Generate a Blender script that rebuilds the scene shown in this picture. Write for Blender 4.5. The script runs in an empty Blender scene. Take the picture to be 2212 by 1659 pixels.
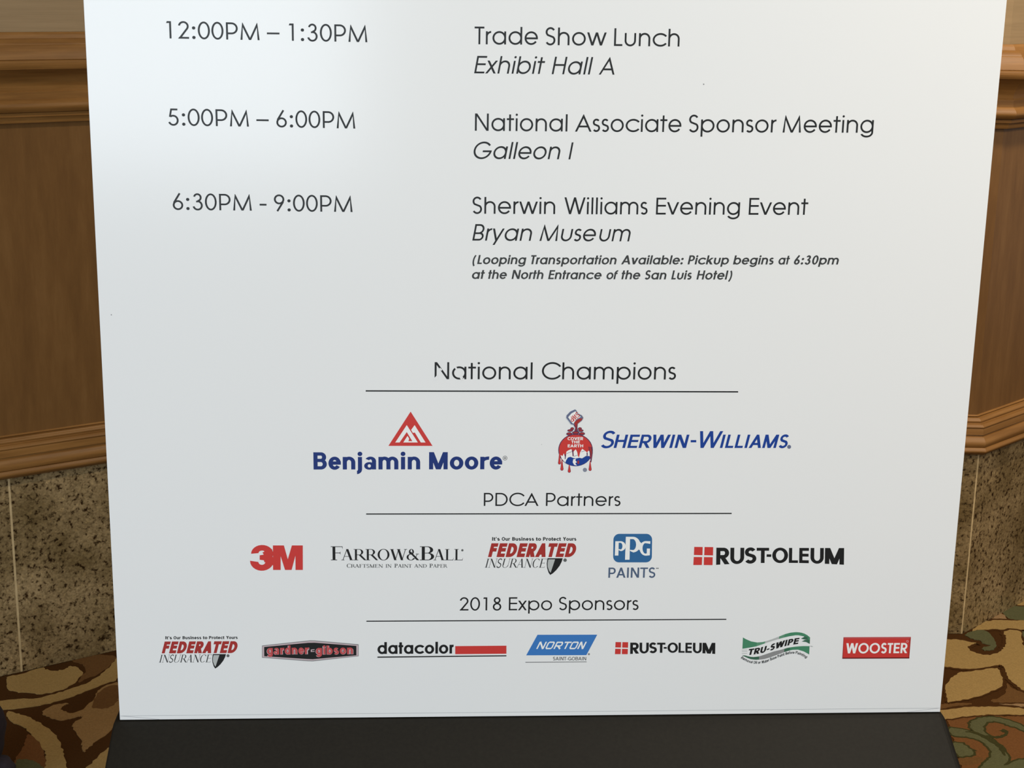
import bpy, bmesh, math, random
from mathutils import Vector, Matrix
random.seed(7)
sc = bpy.context.scene
C = sc.collection

# ------------------------------------------------------------------ camera
F, CX, CY, HC = 3400.0, 1106.0, 829.5, 1.25
down = Vector((-226, 12970, F)).normalized()
up = -down
fw = Vector((0, 0, 1)); fw = (fw - up * fw.dot(up)).normalized()
rt = fw.cross(up).normalized()
if rt.x < 0: rt = -rt
R3 = Matrix((rt, fw, up))                       # camera frame (x right, y down, z ahead) -> world
cam = bpy.data.cameras.new('camera'); cam.lens = F / 2212 * 36; cam.sensor_width = 36; cam.clip_start = 0.05
co = bpy.data.objects.new('camera', cam); C.objects.link(co)
M = Matrix.Identity(4)
for i, v in enumerate((Vector((1, 0, 0)), Vector((0, -1, 0)), Vector((0, 0, -1)))):
    w = R3 @ v
    for r in range(3): M[r][i] = w[r]
M[0][3], M[1][3], M[2][3] = 0, 0, HC
co.matrix_world = M
sc.camera = co
sc.view_settings.view_transform = 'Standard'; sc.view_settings.look = 'None'
sc.view_settings.gamma = 1; sc.view_settings.use_curve_mapping = False
sc.view_settings.exposure = 0.07

# ------------------------------------------------------------------ world and lights
wd = bpy.data.worlds.new('world'); sc.world = wd; wd.use_nodes = True
wd.node_tree.nodes['Background'].inputs[0].default_value = (0.90, 0.95, 1.0, 1)
wd.node_tree.nodes['Background'].inputs[1].default_value = 0.20
def area(name, loc, target, sx, sy, power, col):
    l = bpy.data.lights.new(name, 'AREA'); l.shape = 'RECTANGLE'; l.size = sx; l.size_y = sy
    l.energy = power; l.color = col
    o = bpy.data.objects.new(name, l); C.objects.link(o); o.location = loc
    o.rotation_euler = (Vector(target) - Vector(loc)).to_track_quat('-Z', 'Y').to_euler()
    return o
area('side_window', (-4.3, -2.9, 1.75), (-0.1, 2.1, 1.0), 2.2, 2.6, 185, (0.80, 0.91, 1.0))
area('glazed_door', (-1.25, -3.7, 1.55), (-1.25, 2.0, 1.55), 2.3, 2.5, 95, (0.80, 0.91, 1.0))
area('ceiling_downlight', (1.7, 0.9, 2.5), (1.1, 2.8, 0.1), 0.35, 0.35, 24, (1.0, 0.86, 0.66))
area('added_wall_fill', (1.15, 2.12, 2.6), (1.15, 2.35, 0.0), 0.18, 0.18, 33, (1.0, 0.87, 0.70))  # unseen lamp added to brighten the right-hand walls and carpet, not the board
area('added_board_fill', (1.75, -0.9, 2.6), (0.6, 2.4, 0.5), 0.9, 0.9, 27, (1.0, 0.93, 0.82))  # fill light with no known fixture, added to lift and warm the board

# ------------------------------------------------------------------ helpers
def ray(x, y): return R3 @ Vector(((x - CX) / F, (y - CY) / F, 1.0))
def floor_pt(x, y, z=0.0):
    r = ray(x, y); t = (z - HC) / r.z
    return Vector((t * r.x, t * r.y, z))
def lin(c): c /= 255.0; return c / 12.92 if c <= 0.04045 else ((c + 0.055) / 1.055) ** 2.4
def col(r, g, b, k=1.0): return (min(lin(r) * k, .95), min(lin(g) * k, .95), min(lin(b) * k, .95), 1)
def mat(name, c, rough=0.6, spec=0.5):
    m = bpy.data.materials.new(name); m.use_nodes = True
    b = m.node_tree.nodes['Principled BSDF']
    b.inputs['Base Color'].default_value = c; b.inputs['Roughness'].default_value = rough
    b.inputs['Specular IOR Level'].default_value = spec
    return m
def obj(name, verts, faces, mats, parent=None, fm=None, smooth=False):
    me = bpy.data.meshes.new(name); me.from_pydata([tuple(v) for v in verts], [], faces); me.update()
    for m in (mats if isinstance(mats, list) else [mats]): me.materials.append(m)
    if fm: me.polygons.foreach_set('material_index', fm)
    if smooth: me.polygons.foreach_set('use_smooth', [True] * len(me.polygons))
    o = bpy.data.objects.new(name, me); C.objects.link(o)
    if parent: o.parent = parent
    return o
def nodes(m): return m.node_tree.nodes, m.node_tree.links, m.node_tree.nodes['Principled BSDF']

# ------------------------------------------------------------------ materials
def noise_mat(name, stops, scale, rough, stretch=(1, 1, 1), detail=6, bump=0.0, spec=0.4, nrough=0.6, bscale=None, rot=(0, 0, 0)):
    m = mat(name, (1, 1, 1, 1), rough, spec); N, L, B = nodes(m)
    tc = N.new('ShaderNodeTexCoord'); mp = N.new('ShaderNodeMapping'); nz = N.new('ShaderNodeTexNoise')
    cr = N.new('ShaderNodeValToRGB')
    mp.inputs['Scale'].default_value = stretch; mp.inputs['Rotation'].default_value = rot
    nz.inputs['Scale'].default_value = scale; nz.inputs['Detail'].default_value = detail
    nz.inputs['Roughness'].default_value = nrough
    L.new(tc.outputs['Object'], mp.inputs[0]); L.new(mp.outputs[0], nz.inputs[0]); L.new(nz.outputs[0], cr.inputs[0])
    e = cr.color_ramp.elements
    while len(e) < len(stops): e.new(0.5)
    for i, (p, c) in enumerate(stops): e[i].position = p; e[i].color = c
    L.new(cr.outputs[0], B.inputs['Base Color'])
    if bump:
        bp = N.new('ShaderNodeBump'); bp.inputs['Strength'].default_value = bump; bp.inputs['Distance'].default_value = 0.002
        if bscale:
            n2 = N.new('ShaderNodeTexNoise'); n2.inputs['Scale'].default_value = bscale; L.new(tc.outputs['Object'], n2.inputs[0]); L.new(n2.outputs[0], bp.inputs['Height'])
        else: L.new(nz.outputs[0], bp.inputs['Height'])
        L.new(bp.outputs[0], B.inputs['Normal'])
    return m
WK = 1.14
wood_panel = noise_mat('wood_panel', [(.30, col(96, 66, 34, WK)), (.5, col(106, 74, 39, WK)), (.72, col(117, 84, 47, WK))], 5, .4, (7, 7, 1.1), 10, .02, .35, .7)
wood_trim = noise_mat('wood_trim', [(.28, col(106, 71, 33, WK)), (.5, col(124, 86, 43, WK)), (.72, col(138, 98, 52, WK))], 7, .46, (.8, .8, 12), 8, .03, .24)
wood_dark = mat('wood_joint', col(58, 34, 12, WK), .6)
plaster = noise_mat('plaster', [(.35, col(134, 113, 84, 1.2)), (.65, col(142, 120, 90, 1.2))], 30, .8, (.25, .25, 7), 5, .05, .2)
def granite_mat():
    m = mat('granite', (1, 1, 1, 1), .28, .4); N, L, B = nodes(m)
    tc = N.new('ShaderNodeTexCoord')
    n1 = N.new('ShaderNodeTexNoise'); n1.inputs['Scale'].default_value = 9; n1.inputs['Detail'].default_value = 5
    n2 = N.new('ShaderNodeTexNoise'); n2.inputs['Scale'].default_value = 120; n2.inputs['Detail'].default_value = 5; n2.inputs['Roughness'].default_value = .62
    n3 = N.new('ShaderNodeTexVoronoi'); n3.inputs['Scale'].default_value = 320
    for n in (n1, n2, n3): L.new(tc.outputs['Object'], n.inputs[0])
    r1 = N.new('ShaderNodeValToRGB'); e = r1.color_ramp.elements
    e[0].position = .36; e[0].color = col(98, 82, 54, 1.50); e[1].position = .66; e[1].color = col(128, 110, 80, 1.75)
    r2 = N.new('ShaderNodeValToRGB'); e = r2.color_ramp.elements
    e[0].position = .36; e[0].color = (.10, .065, .04, 1); e[1].position = .47; e[1].color = (.92, .9, .88, 1)
    x = e.new(.58); x.color = (1, 1, 1, 1); x = e.new(.70); x.color = (1.25, 1.2, 1.1, 1)
    r3 = N.new('ShaderNodeValToRGB'); e = r3.color_ramp.elements
    e[0].position = .0; e[0].color = (.42, .38, .32, 1); e[1].position = .9; e[1].color = (1.1, 1.08, 1.04, 1)
    L.new(n1.outputs[0], r1.inputs[0]); L.new(n2.outputs[0], r2.inputs[0]); L.new(n3.outputs['Color'], r3.inputs[0])
    a = N.new('ShaderNodeMix'); a.data_type = 'RGBA'; a.blend_type = 'MULTIPLY'; a.inputs[0].default_value = 1
    b = N.new('ShaderNodeMix'); b.data_type = 'RGBA'; b.blend_type = 'MULTIPLY'; b.inputs[0].default_value = .75
    L.new(r1.outputs[0], a.inputs[6]); L.new(r2.outputs[0], a.inputs[7]); L.new(a.outputs[2], b.inputs[6]); L.new(r3.outputs[0], b.inputs[7])
    L.new(b.outputs[2], B.inputs['Base Color'])
    return m
granite = granite_mat()
grout = noise_mat('grout', [(.3, col(140, 120, 86, 1.7)), (.7, col(158, 138, 102, 1.7))], 60, .8)
def carpet(name, r, g, b, k=1.30, v=.15):
    c = col(r, g, b, k)
    lo = tuple(x * (1 - v) for x in c[:3]) + (1,); hi = tuple(min(1, x * (1 + v)) for x in c[:3]) + (1,)
    return noise_mat(name, [(.35, lo), (.65, hi)], 260, .95, bump=.5, spec=.06, bscale=600, nrough=.8)
c_brown = carpet('carpet_brown', 58, 35, 13); c_tan = carpet('carpet_tan', 134, 109, 66); c_rust = carpet('carpet_rust', 94, 61, 33)
c_green = carpet('carpet_green', 75, 74, 49); c_mid = carpet('carpet_mid', 88, 61, 33); c_dgreen = carpet('carpet_dark_green', 50, 48, 24)
c_mauve = carpet('carpet_mauve', 124, 98, 68); c_leaf = carpet('carpet_leaf', 122, 94, 58)

board_mat = mat('foam_board', (.80, .805, .80, 1), .17, .5)
edge_mat = mat('board_edge', (.78, .78, .77, 1), .6)
base_mat = noise_mat('base_black', [(.3, col(23, 21, 17, 1.0)), (.7, col(28, 26, 21, 1.0))], 180, .6, bump=.05, spec=.14)
seam_mat = mat('board_seam', (.42, .43, .44, 1), .6)
def ink(n, r, g, b, k=1.2): return mat('ink_' + n, col(r, g, b, k), .42, .4)
I_black = ink('black', 24, 26, 27); I_gray = ink('gray', 88, 90, 90); I_dk = ink('charcoal', 52, 54, 54)
I_navy = ink('navy', 22, 45, 105); I_red = ink('red', 184, 52, 48); I_blue = ink('blue', 42, 92, 138); I_slate = ink('slate', 72, 88, 112)
I_nblue = ink('norton_blue', 52, 108, 172); I_dred = ink('deep_red', 150, 44, 40); I_white = mat('ink_white', (.84, .84, .82, 1), .4)
I_green = ink('green', 64, 122, 92); I_lgray = ink('light_gray', 165, 168, 166); I_plum = ink('plum', 78, 42, 74); I_sblue = ink('royal', 18, 56, 132)
I_mgray = ink('mid_gray', 128, 128, 128); I_steel = ink('steel', 92, 100, 126); I_pink = ink('pink_gray', 182, 162, 166)
I_rose = ink('rose', 172, 70, 72)

# ------------------------------------------------------------------ board frame
AZ = 0.0593
BH = Vector((math.cos(AZ), math.sin(AZ), 0)); BN = Vector((math.sin(AZ), -math.cos(AZ), 0))
B0 = floor_pt(259, 1556, .2)
def bp(x, y):                                   # where a sight line meets the board's face: (along, height)
    r = ray(x, y); t = (B0 - Vector((0, 0, HC))).dot(BN) / r.dot(BN)
    p = Vector((0, 0, HC)) + r * t
    return (p - B0).dot(BH), p.z
def b3(u, z, off=0.0): return Vector((B0.x, B0.y, 0)) + BH * u + BN * off + Vector((0, 0, z))

# ------------------------------------------------------------------ lettering engine
def arc(cx, cy, rx, ry, a0, a1, n=None):
    n = n or max(4, int(abs(a1 - a0) / 9))
    return [(cx + rx * math.cos(math.radians(a0 + (a1 - a0) * i / n)), cy + ry * math.sin(math.radians(a0 + (a1 - a0) * i / n))) for i in range(n + 1)]
def ribbon(pts, w):
    out = []; n = len(pts)
    for i, p in enumerate(pts):
        a = pts[max(i - 1, 0)]; b = pts[min(i + 1, n - 1)]
        d1 = Vector((p[0] - a[0], p[1] - a[1])); d2 = Vector((b[0] - p[0], b[1] - p[1]))
        if d1.length < 1e-9: d1 = d2
        if d2.length < 1e-9: d2 = d1
        d1.normalize(); d2.normalize(); t = (d1 + d2)
        if t.length < 1e-6: t = d1
        t.normalize(); nn = Vector((-t.y, t.x)); k = max(.35, nn.dot(Vector((-d1.y, d1.x))))
        q = nn * (w / 2 / k)
        out.append(((p[0] + q.x, p[1] + q.y), (p[0] - q.x, p[1] - q.y)))
    return [[out[i][0], out[i][1], out[i + 1][1], out[i + 1][0]] for i in range(n - 1)]
def rect(x0, x1, y0, y1): return [[(x0, y0), (x1, y0), (x1, y1), (x0, y1)]]
def dg(x0, y0, x1, y1, hw): return [[(x0 - hw / 2, y0), (x0 + hw / 2, y0), (x1 + hw / 2, y1), (x1 - hw / 2, y1)]]
def ring(cx, cy, rx, ry, wx, wy, a0, a1):       # outer radii given, thickness towards the centre
    n = max(4, int(abs(a1 - a0) / 8)); o = arc(cx, cy, rx, ry, a0, a1, n); i = arc(cx, cy, max(rx - wx, 1), max(ry - wy, 1), a0, a1, n)
    return [[o[k], o[k + 1], i[k + 1], i[k]] for k in range(n)]
def disc(cx, cy, rx, ry=None, n=20): return [arc(cx, cy, rx, ry or rx, 0, 360 * (n - 1) / n, n - 1)]

BOOK = dict(zip('abcdefghijklmnopqrstuvwxyz', (683, 682, 647, 685, 650, 314, 674, 610, 200, 203, 502, 200, 938, 610, 655, 682, 682, 301, 388, 339, 608, 554, 831, 480, 536, 425)))
BOOK.update(zip('ABCDEFGHIJKLMNOPQRSTUVWXYZ', (740, 574, 813, 744, 536, 485, 872, 683, 226, 482, 591, 462, 919, 740, 869, 592, 871, 607, 498, 426, 655, 702, 960, 609, 592, 480)))
BOOK.update({d: 554 for d in '0123456789'}); BOOK.update({' ': 277, ':': 277, '-': 332, '–': 500, '(': 369, ')': 369, "'": 200, '.': 277})
DEMI = dict(zip('abcdefghijklmnopqrstuvwxyz', (660, 660, 640, 660, 640, 300, 660, 600, 240, 260, 580, 240, 940, 600, 640, 660, 660, 320, 440, 320, 600, 560, 800, 560, 580, 460)))
DEMI.update(zip('ABCDEFGHIJKLMNOPQRSTUVWXYZ', (740, 580, 780, 700, 520, 480, 840, 680, 280, 480, 620, 440, 900, 740, 840, 560, 840, 580, 520, 420, 640, 700, 900, 680, 620, 500)))
DEMI.update({d: 560 for d in '0123456789'}); DEMI.update({' ': 280, ':': 280, '-': 420, '–': 500, '(': 380, ')': 380, "'": 280, '.': 280})
GROT = dict(zip('abcdefghijklmnopqrstuvwxyz', (556, 590, 540, 590, 560, 333, 590, 600, 285, 285, 556, 285, 900, 600, 600, 600, 600, 400, 520, 333, 600, 556, 778, 556, 556, 500)))
GROT.update(zip('ABCDEFGHIJKLMNOPQRSTUVWXYZ', (690, 630, 660, 700, 580, 540, 740, 700, 290, 520, 680, 520, 860, 710, 740, 610, 740, 640, 570, 570, 680, 650, 930, 650, 650, 600)))
GROT.update({d: 556 for d in '0123456789'}); GROT.update({' ': 278, ':': 278, '-': 333, '–': 500, '(': 333, ')': 333, "'": 238, '.': 278})

def sglyph(ch, W, w, geo=True):
    H, X = 740.0, (547.0 if geo else 540.0)
    h = w / 2; ls = 62 if w < 110 else 48; lr = 42 if w < 110 else 30; cs = 76 if w < 110 else 58
    o = 12; wy = w if w < 110 else w * .86; hy = wy / 2
    P = []
    def st(x, y0, y1): P.extend(rect(x, x + w, y0, y1))
    def bar(x0, x1, yc): P.extend(rect(x0, x1, yc - hy, yc + hy))
    def ell(cx, cy, rx, ry, a0, a1): P.extend(ring(cx, cy, rx, ry, w, wy, a0, a1))
    ym = X / 2; ry = X / 2 + o
    def S(x0, x1, Ht, a=32):
        cx = (x0 + x1) / 2; k = .955
        r1 = (x1 - x0) / 2 * k - h; r2 = (x1 - x0) / 2 - h
        T = Ht + o - hy; Bm = -o + hy; m = Bm + (T - Bm) * .515
        ya = (T - m) / 2; yb = (m - Bm) / 2
        cut = 42
        p = arc(cx, m + ya, r1, ya, a, 270 - cut, 14) + arc(cx, Bm + yb, r2, yb, 90 - cut, -180 + a, 14)
        P.extend(ribbon(p, (w + wy) / 2))
    if ch in 'abdpqg' and (geo or ch != 'a'):
        if ch in 'bp': x0, x1 = ls, W - lr
        else: x0, x1 = lr, W - ls
        rx = (x1 - x0) / 2; ell((x0 + x1) / 2, ym, rx, ry, 0, 360)
        if ch == 'a': st(x1 - w, 0, X)
        if ch == 'd': st(x1 - w, 0, H)
        if ch == 'b': st(x0, 0, H)
        if ch == 'p': st(x0, -192, X)
        if ch == 'q': st(x1 - w, -192, X)
        if ch == 'g':
            st(x1 - w, 0, X); P.extend(ring((x0 + x1) / 2 + 5, 10, rx - 5, 215, w, wy, 0, -158))
    elif ch == 'a':
        x1 = W - 50; st(x1 - w, 0, X * .66)
        P.extend(ring((56 + x1) / 2, X * .66, (x1 - 56) / 2, X * .34 + o, w, wy * .84, 0, 150))
        rb = (x1 - h * .8 - 26) / 2; P.extend(ring(26 + rb, X * .29 - 4, rb, X * .29 + 8, w * .86, wy * .66, 0, 360))
    elif ch in 'oOQ0':
        lo, hi = (0, X) if ch == 'o' else (0, H)
        b = lr if ch != '0' else (30 if w < 110 else 45)
        ell(W / 2, (lo + hi) / 2, W / 2 - b, (hi - lo) / 2 + o, 0, 360)
        if ch == 'Q': P.extend(dg(W * .82, -20, W * .58, 200, w * 1.3))
    elif ch in 'cC':
        hi = X if ch == 'c' else H; a = (36 if ch == 'c' else 33) if geo else 42
        x0 = lr; x1 = W - (34 if geo else 24); R = hi / 2 + o
        rx = (x1 - x0) / (1 + math.cos(math.radians(a)) ** 1.0) * 1.06
        ell(x0 + rx, hi / 2, rx, R, a, 360 - a)
    elif ch == 'G':
        x0 = lr; rx = (W - lr * 2 - (6 if geo else 10)) / 2; cx = x0 + rx; ell(cx, H / 2, rx, H / 2 + o, 38, 360)
        bar(cx + (8 if geo else rx * .1), cx + rx, H / 2 - hy)
        if not geo: st(cx + rx - w, 20, H / 2)
    elif ch == 'e':
        rx = W / 2 - lr; ell(W / 2, ym, rx, ry, 0, 326); bar(lr + h, W - lr - 1, ym - hy * (.2 if w < 110 else 0) + (0 if w < 110 else 8))
    elif ch == 'f':
        x = W * .34 - h; rr = max(W - 14 - x, w + 60); st(x, 0, H - rr); P.extend(ring(x + rr, H + 6 - rr, rr, rr, w, wy, 180, 88)); bar(14, W - 20, X - hy)
    elif ch in 'hnmur':
        x = ls; yt = X + o
        if ch == 'u':
            rx = (W - 2 * ls) / 2; r_y = min(rx, X * .55); st(x, r_y - o, X); st(W - ls - w, 0, X) if not geo else st(W - ls - w, r_y - o, X)
            P.extend(ring(W / 2, r_y - o, rx, r_y, w, wy, 180, 360))
        elif ch == 'r':
            st(x, 0, X); xr = W - (10 if geo else 16); rx = (xr - x); P.extend(ring(xr, yt - 225, rx, 225, w, wy, 178, 92 if geo else 86))
        elif ch == 'm':
            st(x, 0, X); span = (W - 2 * ls + w) / 2; r_y = min(span / 2, X * .5)
            for k in (0, 1):
                xx = x + k * (span - w); P.extend(ring(xx + span / 2, yt - r_y, span / 2, r_y, w, wy, 180, 0)); st(xx + span - w, 0, yt - r_y)
        else:
            st(x, 0, H if ch == 'h' else X); rx = (W - 2 * ls) / 2; r_y = min(rx, X * .52)
            P.extend(ring(W / 2, yt - r_y, rx, r_y, w, wy, 180, 0)); st(W - ls - w, 0, yt - r_y)
    elif ch in 'ij':
        x = ls if geo else W / 2 - h; R_ = w + 45; st(x, 0 if ch == 'i' else (-192 if geo else -200 + R_), X)
        r = w * .62 if w < 110 else w * .58
        P.extend(disc(x + h, H - r + (8 if geo else 25), r))
        if ch == 'j' and not geo: P.extend(ring(x + w - R_, -200 + R_, R_, R_, w, wy, 0, -88))
    elif ch == 'l': st(ls if geo else W / 2 - h, 0, H)
    elif ch == 't':
        x = W * .46 - h; bar(16, W - 14, X - hy)
        if geo: st(x, 0, H - 30 if w < 110 else H - 20)
        else:
            st(x - 10, 120, H - 60); P.extend(ring(x - 10 + 120, 118, 120, 128, w, wy, 180, 265)); bar(x + 100, W - 14, -8 + hy)
    elif ch == 's': S(30, W - 30, X, 34)
    elif ch == 'S': S(38, W - 38, H, 28)
    elif ch in 'vV':
        t = X if ch == 'v' else H; q = w * 1.12; P.extend(dg(W / 2, 0, q / 2 + 10, t, q)); P.extend(dg(W / 2, 0, W - q / 2 - 10, t, q))
    elif ch in 'wW':
        t = X if ch == 'w' else H; q = w * 1.1; e = q / 2 + 10; a = W * .285; m = W / 2
        P.extend(dg(a, 0, e, t, q)); P.extend(dg(a, 0, m, t, q)); P.extend(dg(W - a, 0, m, t, q)); P.extend(dg(W - a, 0, W - e, t, q))
    elif ch in 'xX':
        t = X if ch == 'x' else H; q = w * 1.25; e = q / 2 + 12; P.extend(dg(e, 0, W - e, t, q)); P.extend(dg(W - e, 0, e, t, q))
    elif ch == 'y':
        q = w * 1.12; a = W * .47; P.extend(dg(a, 0, q / 2 + 10, X, q)); x1 = W - q / 2 - 10; s = (x1 - a) / X
        P.extend(dg(a - s * 192, -192, x1, X, q))
    elif ch in 'zZ':
        t = X if ch == 'z' else H; bar(20, W - 20, hy); bar(20, W - 20, t - hy); P.extend(dg(20 + w * .7, 0, W - 20 - w * .7, t, w * 1.35))
    elif ch in 'kK':
        t = H; x = ls if ch == 'k' else cs; xt = X if ch == 'k' else H; st(x, 0, H); q = w * 1.35
        P.extend(dg(x + h, xt * .36, W - q / 2 - 18, xt, q)); P.extend(dg(W - q / 2, 0, x + (W - x) * .36, xt * .60, q))
    elif ch == 'A':
        q = w * 1.12; e = q / 2 + 10; tp = 9 if w < 110 else q * .42; c = W / 2; ty = H * (c - e - q / 2) / (c - tp - e + q / 2); k = .30
        P.append([(e - q / 2, 0), (e + q / 2, 0), (c, ty), (c, H), (c - tp, H)]); P.append([(W - e + q / 2, 0), (W - e - q / 2, 0), (c, ty), (c, H), (c + tp, H)])
        bar(e + (W / 2 - e) * k, W - e - (W / 2 - e) * k, H * k)
    elif ch in 'PRB':
        st(cs, 0, H); x1 = W - (34 if ch != 'B' else 44); b = H * (.415 if ch != 'B' else .50) if w < 110 else (H * .53 + hy if ch == 'B' else H * .36 + wy)
        r_ = (H - b + wy) / 2; ra = min(r_, x1 - cs - w)
        yb = H - 2 * r_
        xs = x1 - ra - (16 if ch == 'B' else 0)
        P.extend(ring(xs, H - r_, ra, r_, w, wy, -90, 90)); P.extend(rect(cs, xs, H - wy, H)); P.extend(rect(cs, xs, yb, yb + wy))
        if ch == 'R': q = w * 1.2; P.extend(dg(W - q / 2 - 10, 0, W * .48, yb + hy, q))
        if ch == 'B':
            r2 = (yb + wy) / 2; ra2 = min(r2, x1 - cs - w) + (10 if w > 110 else 0); P.extend(ring(x1 - ra2 + 8, r2, ra2, r2, w, wy, -90, 90)); P.extend(rect(cs, x1 - ra2 + 8, 0, wy))
    elif ch == 'D':
        st(cs, 0, H); rx = min(H / 2, W - lr - cs - w); xs = W - lr - rx
        P.extend(ring(xs, H / 2, rx, H / 2, w, wy, -90, 90)); P.extend(rect(cs, xs, 0, wy)); P.extend(rect(cs, xs, H - wy, H))
    elif ch in 'EFL':
        st(cs, 0, H); x1 = W - 30
        if ch != 'L': bar(cs, x1, H - hy); bar(cs, x1 - (4 if w < 110 else 16), H * .525)
        if ch != 'F': bar(cs, x1, hy)
    elif ch == 'H': st(cs, 0, H); st(W - cs - w, 0, H); bar(cs, W - cs, H * .53)
    elif ch == 'I': st(W / 2 - h, 0, H)
    elif ch == 'J': st(W - cs - w, 200, H); P.extend(ring(W / 2 - 15, 200, W / 2 - cs + 15, 212, w, wy, 180, 360))
    elif ch == 'M':
        if geo and w < 170:
            q = w * 1.06; e = 66 + q / 2; a = 150 + q * .1; c = W / 2; tp = 7 if w < 110 else q * .35; ty = H * (.76 if w < 110 else .60)
            for sg in (1, -1):
                X_ = (lambda x: x) if sg == 1 else (lambda x: W - x)
                xr = a + tp + (c + q * .52 - a - tp) * (1 - ty / H)
                P.append([(X_(x), y) for x, y in ((e - q / 2, 0), (e + q / 2, 0), (xr - q * .9, ty), (xr, ty), (a + tp, H), (a - tp, H))])
                P.append([(X_(x), y) for x, y in ((a + tp, H), (c + q * .52, 0), (c - q * .52, 0), (xr - q * 1.04, ty))])
        else:
            q = w * 1.15; st(cs, 0, H); st(W - cs - w, 0, H); P.extend(dg(cs + q / 2, H, W / 2, 0, q)); P.extend(dg(W - cs - q / 2, H, W / 2, 0, q))
    elif ch == 'N': q = w * 1.2; st(cs, 0, H); st(W - cs - w, 0, H); P.extend(dg(cs + q / 2, H, W - cs - q / 2, 0, q))
    elif ch == 'T': P.extend(rect(W / 2 - h, W / 2 + h, 0, H)); P.extend(rect(6, W - 6, H - wy, H))
    elif ch == 'U':
        rx = (W - 2 * cs) / 2 + 6; st(W / 2 - rx, rx, H); st(W / 2 + rx - w, rx, H); P.extend(ring(W / 2, rx, rx, rx + o, w, wy, 180, 360))
    elif ch == 'Y': q = w * 1.15; P.extend(dg(W / 2, H * .38, q / 2 + 8, H, q)); P.extend(dg(W / 2, H * .38, W - q / 2 - 8, H, q)); P.extend(rect(W / 2 - h, W / 2 + h, 0, H * .45))
    elif ch == '1':
        x = 332 - w; st(x, 0, H); P.extend([[(x, H), (x, H - wy), (x - 122, H - wy - 6), (x - 92, H)]])
    elif ch == '2':
        rx = 217; r_ = 217; P.extend(ring(277, H + o - r_, rx, r_, w, wy, 172, -36)); a = math.radians(-36)
        xo, yo = 277 + (rx - h) * math.cos(a), H + o - r_ + (r_ - h) * math.sin(a)
        P.extend(ribbon([(xo + 12, yo + 16), (52 + w * .9, wy * .4)], w)); P.extend([[(46, 0), (496, 0), (496, wy), (96, wy)]])
    elif ch == '3':
        P.extend(ring(272, H + o - 190, 178, 190, w, wy, 166, -90)); P.extend(ring(272, 213 - o + 5, 216, 226, w, wy, 90, -166)); P.extend(rect(215, 275, 391 - hy - 8, 391 + hy - 8))
    elif ch == '4': x = 350; st(x, 0, H); bar(30, 520, 170); P.extend(dg(60, 190, x + h, H - 20, w * 1.2))
    elif ch == '5':
        P.extend(ring(265, 238 - o, 222, 240, w, wy, 128, -158)); P.extend(rect(180, 450, H - wy, H)); P.extend(ribbon([(190 + h * .2, H - 4), (118 + h * .3, 372)], w * .92))
    elif ch in '69':
        g = ring(277, 222 - o, 220, 222, w, wy, 0, 360) + ribbon([(277 - 220 + h + 14, 222 + 96), (362, H + 2)], w)
        if ch == '9': g = [[(554 - x, H - y) for x, y in q] for q in g]
        P.extend(g)
    elif ch == '8': P.extend(ring(277, H + o - 178, 170, 178, w, wy, 0, 360)); P.extend(ring(277, 218 - o, 214, 220, w, wy, 0, 360))
    elif ch == ':': r = w * (.88 if w < 110 else .66); P.extend(disc(W / 2, r - 8, r)); P.extend(disc(W / 2, X - r - 8, r))
    elif ch == '.': P.extend(disc(W / 2, w * .6, w * .62))
    elif ch in '-–': P.extend(rect(34, W - 34, 262 - hy * .85, 262 + hy * .85))
    elif ch == '(': P.extend(ribbon(arc(330 + 170, 280, 400, 620, 135, 225, 12), w * .85))
    elif ch == ')': P.extend(ribbon(arc(-130, 280, 400, 620, -45, 45, 12), w * .85))
    elif ch == "'": P.extend([[(W / 2 - h, H), (W / 2 + h, H), (W / 2 + h * .5, H - 250), (W / 2 - h * .5, H - 250)]])
    return P

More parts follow.
